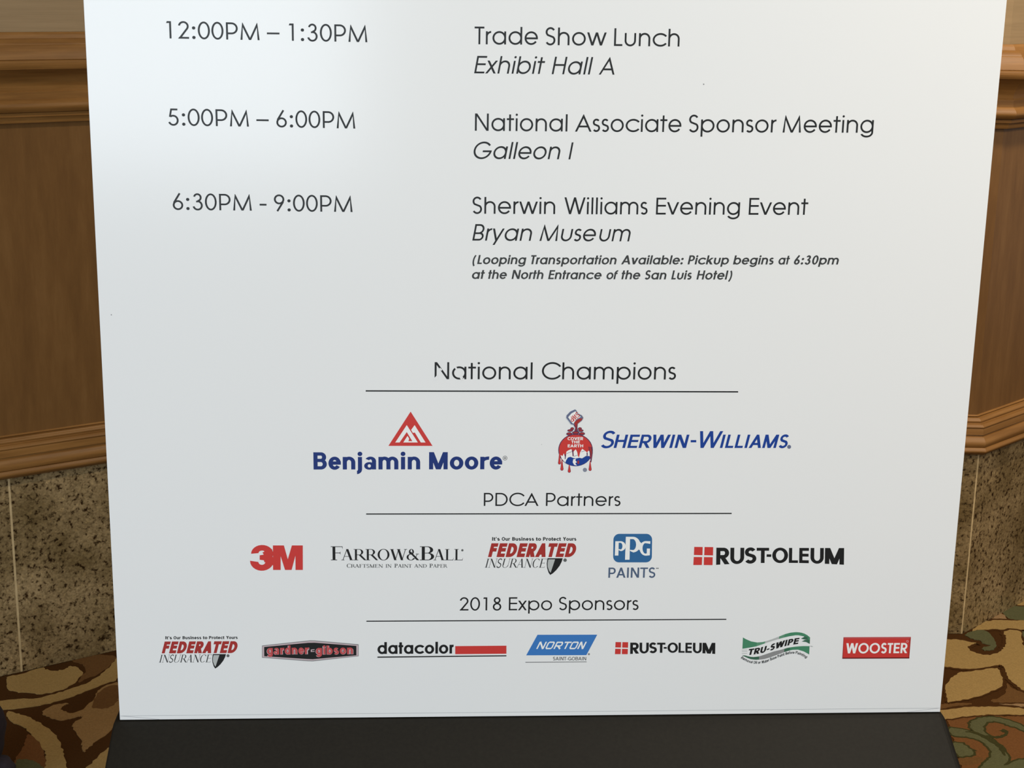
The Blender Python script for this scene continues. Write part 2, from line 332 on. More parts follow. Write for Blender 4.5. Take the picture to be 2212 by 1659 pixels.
SERW = dict(A=700, B=640, C=690, D=740, E=600, F=560, I=330, L=580, M=860, N=760, O=760, P=590, R=690, S=500, T=640, U=740, W=1000)
SERW.update({'&': 800})
def serif(ch, W, w, t):
    H = 740.0; P = []; s = w * .62
    def st(x, y0=0, y1=H): P.extend(rect(x, x + w, y0, y1))
    def sf(x0, x1, y): P.extend(rect(x0, x1, 0, t) if y == 0 else rect(x0, x1, H - t, H))
    L = 95
    if ch == 'I': st(W / 2 - w / 2); sf(W / 2 - w / 2 - s, W / 2 + w / 2 + s, 0); sf(W / 2 - w / 2 - s, W / 2 + w / 2 + s, 1)
    elif ch in 'EFL':
        st(L); sf(L - s, L + w + s, 0); sf(L - s, L + w + s, 1)
        if ch != 'L': P.extend(rect(L, W - 40, H - t, H)); P.extend([[(W - 40, H), (W - 40, H - 165), (W - 62, H - t)]]); P.extend(rect(L, W - 130, H * .5, H * .5 + t)); P.extend([[(W - 130, H * .5 - 70), (W - 130, H * .5 + t + 70), (W - 165, H * .5 + t / 2)]])
        if ch != 'F': P.extend(rect(L, W - 40, 0, t)); P.extend([[(W - 55, 0), (W - 10, 180), (W - 75, t)]])
    elif ch in 'PRBD':
        st(L); sf(L - s, L + w + (s if ch in 'PR' else 0), 0); sf(L - s, L + w, 1)
        if ch == 'D':
            P.extend(ring(W * .46, H / 2, W * .54 - 40, H / 2, w * 1.05, t, -90, 90)); P.extend(rect(L, W * .46, 0, t)); P.extend(rect(L, W * .46, H - t, H))
        else:
            r = H * (.27 if ch != 'B' else .255); rx = W * .36; xc = W * .52
            P.extend(ring(xc - 20, H - r, rx - 10, r, w, t, -90, 90)); P.extend(rect(L, xc - 20, H - t, H)); P.extend(rect(L, xc - 20, H - 2 * r, H - 2 * r + t))
            if ch == 'R': P.extend([[(W * .42, H - 2 * r + t), (W * .42 + w * 1.3, H - 2 * r + t), (W + 40, t * .9), (W + 60, 0), (W - 60, 0)]])
            if ch == 'B': q = (H - 2 * r + t) / 2; P.extend(ring(xc - 5, q, rx + 14, q, w, t, -90, 90)); P.extend(rect(L, xc - 5, 0, t))
    elif ch == 'O': P.extend(ring(W / 2, H / 2, W / 2 - 35, H / 2 + 12, w, t, 0, 360))
    elif ch == 'C':
        P.extend(ring(W * .53, H / 2, W * .53 - 35, H / 2 + 12, w, t, 48, 318)); P.extend([[(W * .86, H + 8), (W * .88, H - 215), (W * .80, H - 95)]])
    elif ch == 'U':
        st(90, 190, H); P.extend(rect(W - 100 - t, W - 100, 190, H)); P.extend(ring(W / 2 - 5, 200, W / 2 - 95, 212, (w + t) / 2, t, 180, 360)); sf(90 - s, 90 + w + s, 1); sf(W - 100 - t - s, W - 100 + s, 1)
    elif ch == 'S':
        P.extend(ribbon(arc(W / 2, H * .745, W * .33, H * .235, 38, 225, 12) + arc(W / 2, H * .245, W * .35, H * .235, 45, -145, 12), w * .72)); P.extend([[(W * .80, H), (W * .84, H - 190), (W * .76, H - 100)]]); P.extend([[(W * .12, 0), (W * .10, 210), (W * .2, 100)]])
    elif ch == 'T': st(W / 2 - w / 2); sf(W / 2 - w / 2 - s, W / 2 + w / 2 + s, 0); P.extend(rect(20, W - 20, H - t, H)); P.extend([[(20, H), (12, H - 180), (50, H - t)]]); P.extend([[(W - 20, H), (W - 12, H - 180), (W - 50, H - t)]])
    elif ch == 'A':
        P.extend(dg(90, 0, W / 2 - 15, H, t * 1.1)); P.extend(dg(W - 120, 0, W / 2 - 5, H, w * 1.15)); P.extend(rect(190, W - 190, H * .32, H * .32 + t)); sf(5, 180, 0); sf(W - 215, W + 5, 0)
    elif ch == 'N': P.extend(rect(120, 120 + t, 0, H)); P.extend(rect(W - 110, W - 110 + t, 0, H)); P.extend(dg(130, H, W - 95, 0, w * 1.25)); sf(30, 215, 0); sf(20, 130, 1); sf(W - 200, W - 10, 1)
    elif ch == 'M': P.extend(rect(100, 100 + t, 0, H)); st(W - 100 - w); P.extend(dg(120, H, W / 2, 0, w * 1.2)); P.extend(dg(W - 110, H, W / 2, 0, t * 1.2)); sf(20, 190, 0); sf(W - 100 - w - s, W - 40, 0); sf(30, 140, 1); sf(W - 140, W - 40, 1)
    elif ch == 'W':
        P.extend(dg(310, 0, 100, H, w * 1.15)); P.extend(dg(310, 0, 500, H, t * 1.1)); P.extend(dg(700, 0, 490, H, w * 1.15)); P.extend(dg(700, 0, 905, H, t * 1.1)); sf(0, 215, 1); sf(400, 600, 1); sf(815, 995, 1)
    elif ch == '&':
        P.extend(ring(330, 560, 155, 190, w * .8, t, 0, 360)); P.extend(ring(300, 205, 265, 215, w, t, 60, 340))
        P.extend(dg(740, 0, 240, 560, w * 1.3)); P.extend(dg(560, 90, 690, 410, t * 1.1)); P.extend(rect(600, 800, 400, 400 + t)); P.extend(rect(640, 800, 0, t))
    return P

class Print:
    """Flat print gathered for one printed item; every vertex ends up on the board's own face."""
    def __init__(s): s.v = []; s.f = []; s.m = []; s.mats = []
    def add(s, polys, mp, m, layer=0):
        if m not in s.mats: s.mats.append(m)
        mi = s.mats.index(m)
        for q in polys:
            b = len(s.v)
            for (x, y) in q:
                u, z = mp(x, y); s.v.append(b3(u, z, .00012 + .00010 * layer + 1.6e-6 * (len(s.f) % 50)))
            s.f.append(list(range(b, b + len(q)))); s.m.append(mi)
    def build(s, name, parent, label=None):
        o = obj(name, s.v, s.f, s.mats, parent, s.m)
        bm = bmesh.new(); bm.from_mesh(o.data)
        for f in bm.faces:
            if f.normal.dot(BN) < 0: f.normal_flip()
        bm.to_mesh(o.data); bm.free()
        if label: o['label'] = label
        return o
def layout(txt, w, style='geo', table=None, extra=0, t=None):
    polys = []; x = 0
    for ch in txt:
        if style == 'serif':
            if ch == ' ': x += 300; continue
            W = SERW[ch]; g = serif(ch, W, w, t or w * .28)
        else:
            T = table or (BOOK if w < 110 else DEMI); 
            if style == 'grot' and not table: T = GROT
            W = T[ch]
            if ch == ' ': x += W; continue
            g = sglyph(ch, W, w, style == 'geo')
        for q in g: polys.append([(a + x, b) for a, b in q])
        x += W + extra
    return polys
def fit(polys, p0, p1, cap, slant=0.0, warp=None, h3=None):
    """place lettering so its ink runs from board point p0 to p1 (both on the baseline); cap = board height of 740 units"""
    s = cap / 740.0
    pp = [[(x + slant * y, y) for x, y in q] for q in polys]
    xs = [x for q in pp for x, y in q]; a, b = min(xs), max(xs)
    def mp(x, y):
        k = (x - a) / (b - a); yy = y * s
        if warp: yy = warp(k, y) * s
        return p0[0] + (p1[0] - p0[0]) * k, p0[1] + (p1[1] - p0[1]) * k + yy
    return pp, mp
def text(P, txt, x0, y0, x1, y1, cap, m, w=79, style='geo', slant=0.0, layer=0, extra=0, t=None, table=None, warp=None):
    p0, p1 = bp(x0, y0), bp(x1, y1)
    capm = abs(bp(x0, y0 - cap)[1] - p0[1])
    pp, mp = fit(layout(txt, w, style, table, extra, t), p0, p1, capm, slant, warp)
    P.add(pp, mp, m, layer)
def crop(ox, oy, s, tf=None):
    def g(x, y):
        X, Y = ox + x / s, oy + y / s
        return tf(X, Y) if tf else (X, Y)
    return g
def shape(P, g, pts, m, layer=0):
    P.add([pts], lambda x, y: bp(*g(x, y)), m, layer)
def quadline(P, x0, y0, x1, y1, th, m, layer=0, n=8):
    q = []
    for i in range(n):
        a, b = i / n, (i + 1) / n
        q.append([(x0 + (x1 - x0) * a, y0 + (y1 - y0) * a - th / 2), (x0 + (x1 - x0) * b, y0 + (y1 - y0) * b - th / 2), (x0 + (x1 - x0) * b, y0 + (y1 - y0) * b + th / 2), (x0 + (x1 - x0) * a, y0 + (y1 - y0) * a + th / 2)])
    P.add(q, lambda x, y: bp(x, y), m, layer)

# ------------------------------------------------------------------ room: walls, rails, plinth, floor
LA = Vector((-.884, 2.637)); LD = Vector((.829, .559)).normalized(); RC = Vector((.897, 2.883)); RD = Vector((.71, .705)).normalized()
K1 = LA + LD * ((-.36 - LA.x) / LD.x); 
plan = [LA - LD * 2.6, K1, Vector((RC.x, RC.y)), RC + RD * 3.2]
plan[1].y = RC.y + (K1.y - RC.y)
if True:
    tK = (RC.y + .012 - LA.y) / LD.y; plan[1] = LA + LD * tK      # the middle face runs square to the view
def normals(pl):
    out = []
    for a, b in zip(pl[:-1], pl[1:]):
        d = (b - a).normalized(); n = Vector((d.y, -d.x)); out.append(n)
    return out
NS = normals(plan)
def offset(pl, p):
    out = []
    for i in range(len(pl)):
        if i == 0: out.append(pl[0] + NS[0] * p)
        elif i == len(pl) - 1: out.append(pl[-1] + NS[-1] * p)
        else:
            n1, n2 = NS[i - 1], NS[i]; out.append(pl[i] + (n1 + n2) * (p / (1 + n1.dot(n2))))
    return out
PL = offset(plan, -.018)                          # wood plane; the granite stands 18 mm proud of it
plan = PL; NS = normals(plan)
def S3(v, z): return Vector((v.x, v.y, z))
TOP = 1.138; RAILB = TOP - .150; GT = .372; WALLH = 2.75
names = ('wall_left', 'wall_back', 'wall_right'); walls = []
inner, back = offset(plan, -.006), offset(plan, -.16)
for i, nm in enumerate(names):
    a, b, c, d = inner[i], inner[i + 1], back[i + 1], back[i]
    v = [S3(p, z) for z in (0, WALLH) for p in (a, b, c, d)]
    o = obj(nm, v, [(0, 1, 5, 4), (1, 2, 6, 5), (2, 3, 7, 6), (3, 0, 4, 7), (4, 5, 6, 7), (3, 2, 1, 0)], plaster); o['kind'] = 'structure'; walls.append(o)
def prism(name, pts, z0, z1, m, parent, label=None):
    n = len(pts); v = [S3(p, z0) for p in pts] + [S3(p, z1) for p in pts]
    f = [(i, (i + 1) % n, n + (i + 1) % n, n + i) for i in range(n)] + [tuple(range(n - 1, -1, -1)), tuple(range(n, 2 * n))]
    o = obj(name, v, f, m, parent)
    if label: o['label'] = label
    return o
wood = offset(plan, 0); gran = offset(plan, .018); gback = offset(plan, -.004); base_in = offset(plan, -.0055)
for i in range(3):                                # wood panels, one per face, split in two with a fine joint on the long faces
    a, b = wood[i], wood[i + 1]; a2, b2 = base_in[i], base_in[i + 1]
    cuts = {0: [0, .42, 1], 1: [0, 1], 2: [0, 1]}[i]
    for c0, c1 in zip(cuts[:-1], cuts[1:]):
        g0 = .0008 if c0 > 0 else 0; g1 = .0008 if c1 < 1 else 0
        q = [a.lerp(b, c0 + g0), a.lerp(b, c1 - g1), a2.lerp(b2, c1 - g1), a2.lerp(b2, c0 + g0)]
        prism('wood_panel', q, GT + .02, RAILB + .02, wood_panel, walls[i])
def slabs(i, joints):
    a, b = gran[i], gran[i + 1]; a2, b2 = gback[i], gback[i + 1]; Ln = (b - a).length; d = (b - a).normalized()
    js = [0] + sorted(j for j in joints if 0 < j < Ln) + [Ln]
    for s0, s1 in zip(js[:-1], js[1:]):
        e0 = s0 + (.0021 if s0 > 0 else 0); e1 = s1 - (.0021 if s1 < Ln else (.0030 if i == 1 else 0))
        q = [a + d * e0, a + d * e1, a2.lerp(b2, e1 / Ln), a2.lerp(b2, e0 / Ln)]
        prism('granite_slab', q, .001, GT, granite, walls[i])
    go = offset(plan, .0178)
    for s in js[1:-1] + ([Ln] if i == 1 else []):
        ga = go[i] + d * (s - .0021 if s < Ln else (go[i + 1] - go[i]).length - .0030); gb = ga + d * (.0042 if s < Ln else .0030)
        nn = NS[i]
        q = [ga, gb, gb - nn * .015, ga - nn * .015]
        prism('grout_line', q, .001, GT - .0005, grout, walls[i])
Lw = (gran[1] - gran[0]).length
sj = (LA - gran[0]).dot(LD)
slabs(0, [sj + .457 * k for k in range(-6, 3)])
slabs(1, [.40, .857])
slabs(2, [.457 * k + .42 for k in range(0, 7)])
def rail(name, prof, ztop, m, mark):
    """prof: (drop below top, projection); swept along the wall with mitred corners"""
    n = len(prof); v = []; offs = [offset(plan, p) for _, p in prof]
    for j in range(len(plan)):
        for k, (dz, p) in enumerate(prof): v.append(S3(offs[k][j], ztop - dz))
    f = []
    for j in range(len(plan) - 1):
        for k in range(n - 1): f.append((j * n + k, (j + 1) * n + k, (j + 1) * n + k + 1, j * n + k + 1))
    f += [tuple(range(n - 1, -1, -1)), tuple((len(plan) - 1) * n + k for k in range(n))]
    o = obj(name, v, f, m); o['kind'] = 'structure'; bm = bmesh.new(); bm.from_mesh(o.data)
    bmesh.ops.recalc_face_normals(bm, faces=bm.faces); bm.to_mesh(o.data); bm.free()
    return o
def smooth_prof(p):
    out = []
    for q in p:
        if len(q) == 3:      # quarter-round towards the next point
            out.append(q[:2])
        else: out.append(q)
    return out
def cur(z0, p0, z1, p1, b, n=7):                # bulging curve between two profile points
    return [(z0 + (z1 - z0) * t / n, p0 + (p1 - p0) * t / n + b * math.sin(math.pi * t / n)) for t in range(n + 1)]
prof1 = [(0, -.004), (0, .003), (.004, .007), (.010, .010), (.0105, .016)] + cur(.0125, .021, .020, .028, .001, 3) + cur(.021, .030, .043, .042, .0015) + [(.044, .041)] + \
    cur(.045, .0455, .059, .0435, .0015, 4) + cur(.060, .041, .088, .017, -.0045, 10) + [(.096, .0155), (.0975, .018), (.110, .0185), (.1105, .0195)] + cur(.112, .0215, .131, .023, .006, 8) + \
    [(.132, .017), (.1325, .018), (.139, .0175), (.1395, .013), (.148, .010), (.150, .009), (.150, -.004)]
rail('trim_1', prof1, TOP, wood_trim, 1)
LT = .445
prof2 = [(0, -.004), (0, .001), (.002, .004), (.004, .002), (.0045, .009)] + cur(.006, .010, .013, .012, .002, 4) + [(.014, .0135), (.0145, .018)] + cur(.016, .020, .022, .021, .002, 4) + \
    [(.024, .0215), (.034, .0225), (.0345, .020), (.037, .0205), (.0375, .024)] + cur(.039, .026, .056, .030, .003, 7) + [(.057, .0285), (.0575, .031)] + cur(.059, .032, .069, .031, .003, 5) + [(.0715, .028), (.0725, .014), (.0725, -.004)]
rail('trim_2', prof2, LT, wood_trim, 2)
fl = obj('floor', [(-3.6, -4.4, 0), (3.6, -4.4, 0), (3.6, 5.6, 0), (-3.6, 5.6, 0), (-3.6, -4.4, -.1), (3.6, -4.4, -.1), (3.6, 5.6, -.1), (-3.6, 5.6, -.1)],
         [(0, 1, 2, 3), (4, 7, 6, 5), (0, 4, 5, 1), (1, 5, 6, 2), (2, 6, 7, 3), (3, 7, 4, 0)], c_brown); fl['kind'] = 'structure'

# ------------------------------------------------------------------ carpet motifs (tufted shapes, a hair above the ground colour)
def Lc(*p): return [(p_[0] / 5.944, 1380 + p_[1] / 5.944) for p_ in p]
def Bc(*p): return [(2030 + p_[0] / 7.9, 1240 + p_[1] / 7.9) for p_ in p]
def Cc(*p): return [(2020 + p_[0] / 7.573, 1440 + p_[1] / 7.573) for p_ in p]
def tuft(pts, step=.005, jit=.0019, smooth=True):
    n = len(pts)
    if smooth:                                   # Catmull-Rom through the traced points
        dense = []
        for i in range(n):
            p0, p1, p2, p3 = pts[i - 1], pts[i], pts[(i + 1) % n], pts[(i + 2) % n]
            for k in range(4):
                t = k / 4
                dense.append(0.5 * ((2 * p1) + (p2 - p0) * t + (2 * p0 - 5 * p1 + 4 * p2 - p3) * t * t + (3 * p1 - p0 - 3 * p2 + p3) * t ** 3))
        pts = dense; n = len(pts)
    out = []
    for i in range(n):
        a, b = pts[i], pts[(i + 1) % n]; k = max(1, int((b - a).length / step))
        for j in range(k):
            q = a.lerp(b, j / k); out.append(q + Vector((random.uniform(-jit, jit), random.uniform(-jit, jit), 0)))
    return out
motifs = []
def motif(px, m, h=1.0, outline=None, ow=.012, smooth=True):
    pts = [floor_pt(x, y) for x, y in px]; pts = tuft(pts, smooth=smooth)
    area_ = sum(a.x * b.y - b.x * a.y for a, b in zip(pts, pts[1:] + pts[:1]))
    if area_ < 0: pts.reverse()
    cen = sum((p for p in pts), Vector()) / len(pts)
    def mk(pp, hz, mm):
        n = len(pp); v = [Vector((p.x, p.y, hz)) for p in pp] + [Vector((p.x, p.y, .0)) for p in pp]
        v = [q - Vector((cen.x, cen.y, 0)) for q in v]
        o = obj('carpet_motif', v, [tuple(range(n))] + [(i, i + n, (i + 1) % n + n, (i + 1) % n) for i in range(n)], mm, fl); o.location = (cen.x, cen.y, 0)
        motifs.append(o)
    if outline:
        rb = ribbon([(p.x - cen.x, p.y - cen.y) for p in pts + pts[:2]], ow * 2); v = []; f = []
        for q in rb:
            b = len(v); q = q if sum(q[k][0] * q[(k + 1) % 4][1] - q[(k + 1) % 4][0] * q[k][1] for k in range(4)) > 0 else q[::-1]; v += [Vector((x, y, h * .0006 - .00016 + 7e-6 * (len(motifs) % 17) + 1.5e-6 * (len(f) % 37 % 4))) for x, y in q]; f.append((b, b + 1, b + 2, b + 3))
        o = obj('motif_outline', v, f, outline, fl); o.location = (cen.x, cen.y, 0); o['kind'] = 'stuff'; motifs.append(o)
    mk(pts, h * .0006 + 7e-6 * (len(motifs) % 17), m)
# left of the board
motif(Lc((900, 230), (1100, 200), (1480, 225), (1430, 330), (1300, 430), (1130, 510), (1000, 560), (1060, 470), (1110, 400), (1060, 330), (950, 300)), c_mid, 1.0)
motif(Lc((90, 520), (130, 480), (300, 450), (480, 385), (570, 375), (600, 400), (740, 412), (850, 385), (910, 355), (1000, 380), (1055, 420), (1030, 490), (930, 590), (760, 670), (540, 710), (330, 695), (180, 680), (110, 650), (85, 590)), c_tan, 1.4)
motif(Lc((-200, 830), (30, 800), (250, 775), (480, 770), (700, 710), (900, 650), (1100, 580), (1270, 480), (1400, 370), (1490, 270), (1580, 150), (1650, 300), (1510, 510), (1380, 570), (1200, 640), (1000, 720), (760, 800), (520, 860), (300, 890), (90, 910), (-200, 930)), c_tan, 1.6)
motif(Lc((540, 940), (640, 880), (760, 840), (880, 830), (820, 860), (780, 900), (830, 930), (900, 955), (1050, 920), (1180, 800), (1250, 690), (1340, 620), (1520, 570), (1560, 800), (1530, 1000), (1480, 1090), (1420, 1190), (1250, 1310), (1120, 1410), (1080, 1450), (1050, 1400), (1050, 1340), (1000, 1240), (940, 1140), (950, 1080), (1060, 1010), (1020, 1000), (900, 1030), (760, 1050), (650, 1020), (570, 980)), c_leaf, 1.5)
motif(Lc((1230, 740), (1340, 640), (1500, 600), (1530, 760), (1420, 880), (1300, 900), (1180, 880)), c_mid, 1.8)
motif(Lc((370, 1230), (500, 1320), (570, 1500), (600, 1800), (100, 1800), (200, 1550), (300, 1400)), c_rust, 1.2)
motif(Lc((200, 1580), (300, 1550), (420, 1570), (540, 1640), (560, 1800), (180, 1800)), c_green, 1.5)
motif(Lc((90, 945), (240, 970), (350, 1000), (520, 1090), (700, 1230), (790, 1380), (840, 1540), (850, 1750), (600, 1750), (590, 1500), (520, 1360), (430, 1270), (350, 1180), (260, 1120), (150, 1080)), c_tan, 1.6)
motif(Lc((1420, 1390), (1300, 1480), (1170, 1610), (1080, 1700), (1100, 1900), (1500, 1900), (1550, 1600), (1500, 1420)), c_tan, 1.4)
# right of the board
motif(Bc((880, 790), (940, 700), (1040, 650), (1170, 780), (1100, 800)), c_mauve, 1.0, smooth=False)
motif(Bc((1190, 545), (1070, 640), (1110, 710), (1210, 775), (1438, 795), (1750, 800), (1800, 640), (1700, 560), (1438, 560)), c_green, 1.2, c_brown)
motif(Bc((1240, 520), (1290, 460), (1438, 455), (1750, 470), (1750, 540), (1438, 545)), c_tan, 1.1, smooth=False)
motif(Bc((560, 985), (600, 930), (720, 840), (820, 806), (1000, 792), (1438, 800), (1900, 800), (1900, 960), (1438, 958), (1000, 950), (700, 955)), c_tan, 1.3, c_brown, .007)
motif(Bc((0, 1110), (130, 1120), (350, 1130), (500, 1165), (620, 1190), (520, 1225), (480, 1270), (600, 1350), (780, 1390), (930, 1370), (1080, 1285), (1140, 1110), (1090, 985), (1350, 975), (1400, 1100), (1450, 1260), (1720, 1500), (1750, 1900), (1720, 2150), (1438, 2000), (1300, 1900), (1180, 1790), (1110, 1640), (1060, 1570), (1000, 1560), (800, 1600), (560, 1630), (300, 1610), (90, 1585), (-20, 1580)), c_tan, 1.7, c_brown, .007)
motif(Bc((1438, 985), (1400, 1010), (1440, 1110), (1560, 1200), (1760, 1200), (1760, 985)), c_green, 1.8, c_brown, .007)
motif(Bc((430, 1045), (560, 985), (700, 965), (800, 990), (880, 1060), (940, 1150), (965, 1230), (920, 1290), (800, 1312), (715, 1290), (760, 1255), (870, 1230), (745, 1195), (690, 1150), (560, 1110)), c_green, 2.0)
motif(Cc((165, 400), (200, 270), (320, 150), (430, 97), (620, 80), (850, 48), (1010, 35), (1070, 120), (1112, 250), (1060, 340), (880, 430), (650, 510), (400, 560), (215, 592), (185, 500)), c_tan, 1.7, c_brown, .004)
motif(Cc((1160, 400), (1190, 280), (1260, 350), (1454, 440), (1700, 540), (1700, 600), (1454, 590), (1000, 590), (930, 560), (1080, 490)), c_mid, 1.3)
motif(Cc((90, 625), (300, 600), (600, 600), (600, 620), (300, 660), (90, 700)), c_mid, 1.3, smooth=False)
motif(Cc((1060, 615), (1454, 615), (1800, 640), (1800, 690), (1454, 662), (1250, 640)), c_mauve, 1.6, smooth=False)
motif(Cc((190, 868), (450, 835), (700, 815), (1454, 815), (1900, 860), (2100, 1500), (2100, 2300), (650, 2300), (430, 1659), (260, 1080)), c_rust, 1.0, smooth=False)
motif(Cc((-60, 755), (100, 725), (350, 690), (650, 668), (1100, 668), (1454, 695), (1900, 760), (1900, 850), (1454, 800), (1210, 796), (900, 790), (700, 810), (450, 832), (190, 868), (0, 930)), c_tan, 1.8, c_brown, .004)
motif(Cc((230, 1020), (400, 1025), (560, 1060), (625, 1065), (585, 1010), (570, 940), (640, 880), (800, 838), (950, 828), (1200, 880), (1454, 990), (1800, 1200), (1800, 1300), (1454, 1062), (1250, 980), (1100, 930), (940, 900), (840, 930), (785, 990), (800, 1070), (880, 1140), (1000, 1250), (1130, 1360), (1190, 1520), (1120, 1620), (1300, 1560), (1500, 1520), (1800, 1560), (1800, 1900), (1300, 2100), (700, 1900), (780, 1620), (880, 1540), (925, 1470), (910, 1390), (830, 1290), (700, 1205), (520, 1155), (280, 1125)), c_green, 1.6, c_dgreen, .004)
motif(Cc((860, 1135), (980, 1145), (1100, 1125), (1130, 1090), (1050, 1060), (1130, 1035), (1195, 1090), (1150, 1150), (1010, 1178), (880, 1165)), c_dgreen, 1.8)
motif(Cc((500, 1075), (640, 1110), (760, 1160), (920, 1250), (1060, 1370), (1130, 1470), (1150, 1380), (1010, 1240), (850, 1150), (700, 1095), (600, 1065)), c_dgreen, 2.1)
motif(Cc((290, 1250), (440, 1270), (560, 1340), (620, 1400), (600, 1455), (400, 1475), (340, 1400)), c_green, 1.6, c_dgreen, .004)
motif(Cc((360, 1530), (560, 1480), (760, 1500), (800, 1550), (700, 1600), (430, 1625)), c_mid, 1.2)
# the scrolls and leaves go on over the rest of the carpet
def figure(cx, cy, rot, kind, m, outline, h):
    c_, s_ = math.cos(rot), math.sin(rot)
    if kind == 'band':
        up_, lo_ = [], []
        for k in range(15):
            t = k / 14; x = -.23 + .46 * t; y = .07 * math.sin(t * math.pi * 1.6); w = .010 + .028 * math.sin(math.pi * t)
            up_.append((x, y + w)); lo_.append((x, y - w))
        pts = up_ + lo_[::-1]
    elif kind == 'leaf':
        pts = [(.11 * math.cos(a) + .03 * math.cos(2 * a), .055 * math.sin(a) * (1 + .3 * math.cos(a))) for a in [2 * math.pi * k / 18 for k in range(18)]]
    elif kind == 'curl':
        up_, lo_ = [], []
        for k in range(22):
            a = k / 21 * 4.6; r = .125 - .020 * a; w = .006 + .016 * (1 - k / 21)
            up_.append(((r + w) * math.cos(a), (r + w) * math.sin(a))); lo_.append(((r - w) * math.cos(a), (r - w) * math.sin(a)))
        pts = up_ + lo_[::-1]
    else:
        pts = [(.20 * math.cos(a) * (1 + .12 * math.sin(3 * a)), .15 * math.sin(a) * (1 + .12 * math.cos(2 * a))) for a in [2 * math.pi * k / 20 for k in range(20)]]
    P3 = [Vector((cx + x * c_ - y * s_, cy + x * s_ + y * c_, 0)) for x, y in pts]
    motif_world(P3, m, h, outline)
def motif_world(pts, m, h, outline):
    cen = sum((p for p in pts), Vector()) / len(pts)
    if outline:
        rb = ribbon([(p.x - cen.x, p.y - cen.y) for p in pts + pts[:2]], .012); v = []; f = []
        for q in rb:
            b = len(v); q = q if sum(q[k][0] * q[(k + 1) % 4][1] - q[(k + 1) % 4][0] * q[k][1] for k in range(4)) > 0 else q[::-1]; v += [Vector((x, y, h * .0006 - .00016 + 7e-6 * (len(motifs) % 17) + 1.5e-6 * (len(f) % 37 % 4))) for x, y in q]; f.append((b, b + 1, b + 2, b + 3))
        o = obj('motif_outline', v, f, outline, fl); o.location = (cen.x, cen.y, 0); o['kind'] = 'stuff'
    o = obj('carpet_motif', [Vector((p.x - cen.x, p.y - cen.y, h * .0006)) for p in pts], [tuple(range(len(pts)))], m, fl); o.location = (cen.x, cen.y, 0)
def inside(x, y):                                # in front of the walls and clear of the figures already laid
    for k in range(3):
        if (Vector((x, y)) - plan[k]).dot(NS[k]) < .30 and (k != 1 or x > -.6): 
            if not (k == 2 and x < RC.x - .1) and not (k == 0 and x > plan[1].x): return False
    return not (.45 < x < 1.55 and 1.75 < y < 3.3) and not (-1.45 < x < -.35 and 1.85 < y < 2.95)
for gi in range(-6, 7):
    for gj in range(-5, 9):
        x, y = gi * .52 + (.26 if gj % 2 else 0), gj * .46 - .1
        if not inside(x, y): continue
        r_ = (gi * 1.3 + gj * 2.1) % 6.28
        figure(x, y, r_, 'field', c_rust if (gi + gj) % 3 == 0 else c_mid, None, .6)
        figure(x + .05, y + .02, r_ + .6, 'band', c_tan, c_brown, 1.4)
        figure(x - .10, y + .12, r_ + 2.0, 'leaf', c_tan if gi % 2 else c_leaf, c_brown, 1.7)
        figure(x + .12, y - .11, r_ + 1.0, 'curl', c_green, c_dgreen, 2.0)

# ------------------------------------------------------------------ the sign: board, foot and print
sign = bpy.data.objects.new('schedule_sign', None); C.objects.link(sign)
sign['label'] = 'white printed schedule board standing in a black sloping foot before the wall'
sign['category'] = 'sign'
UW, ZB, ZT = 1.1989, .2005, 1.83
def bx(name, u0, u1, z0, z1, o0, o1, m, parent, bev=0.0):
    v = [b3(u, z, o) for o in (o0, o1) for u, z in ((u0, z0), (u1, z0), (u1, z1), (u0, z1))]
    f = [(4, 5, 6, 7), (3, 2, 1, 0), (0, 1, 5, 4), (1, 2, 6, 5), (2, 3, 7, 6), (3, 0, 4, 7)]
    o = obj(name, v, f, m, parent)
    if bev:
        md = o.modifiers.new('bevel', 'BEVEL'); md.width = bev; md.segments = 2
    return o
sign.location = (0, 0, 0)
board = bx('board', 0, UW, ZB, ZT, -.010, 0, [board_mat], sign, .0006)
board['label'] = 'white foam board printed with times and sponsor logos'
# thin clear lip along the lower edge: a hairline and two slanting creases at its ends
P = Print()
zl = ZB + .0062
P.add(rect(0.002, UW - .002, zl, zl + .00055), lambda x, y: (x, y), seam_mat)
P.add([[(0.001, zl), (.056, ZB + .0003), (.056, ZB + .0009), (0.001, zl + .0006)]], lambda x, y: (x, y), seam_mat)
P.add([[(UW - .001, zl), (UW - .05, ZB + .0003), (UW - .05, ZB + .0008), (UW - .001, zl + .0005)]], lambda x, y: (x, y), seam_mat)
P.build('crease_line', board)
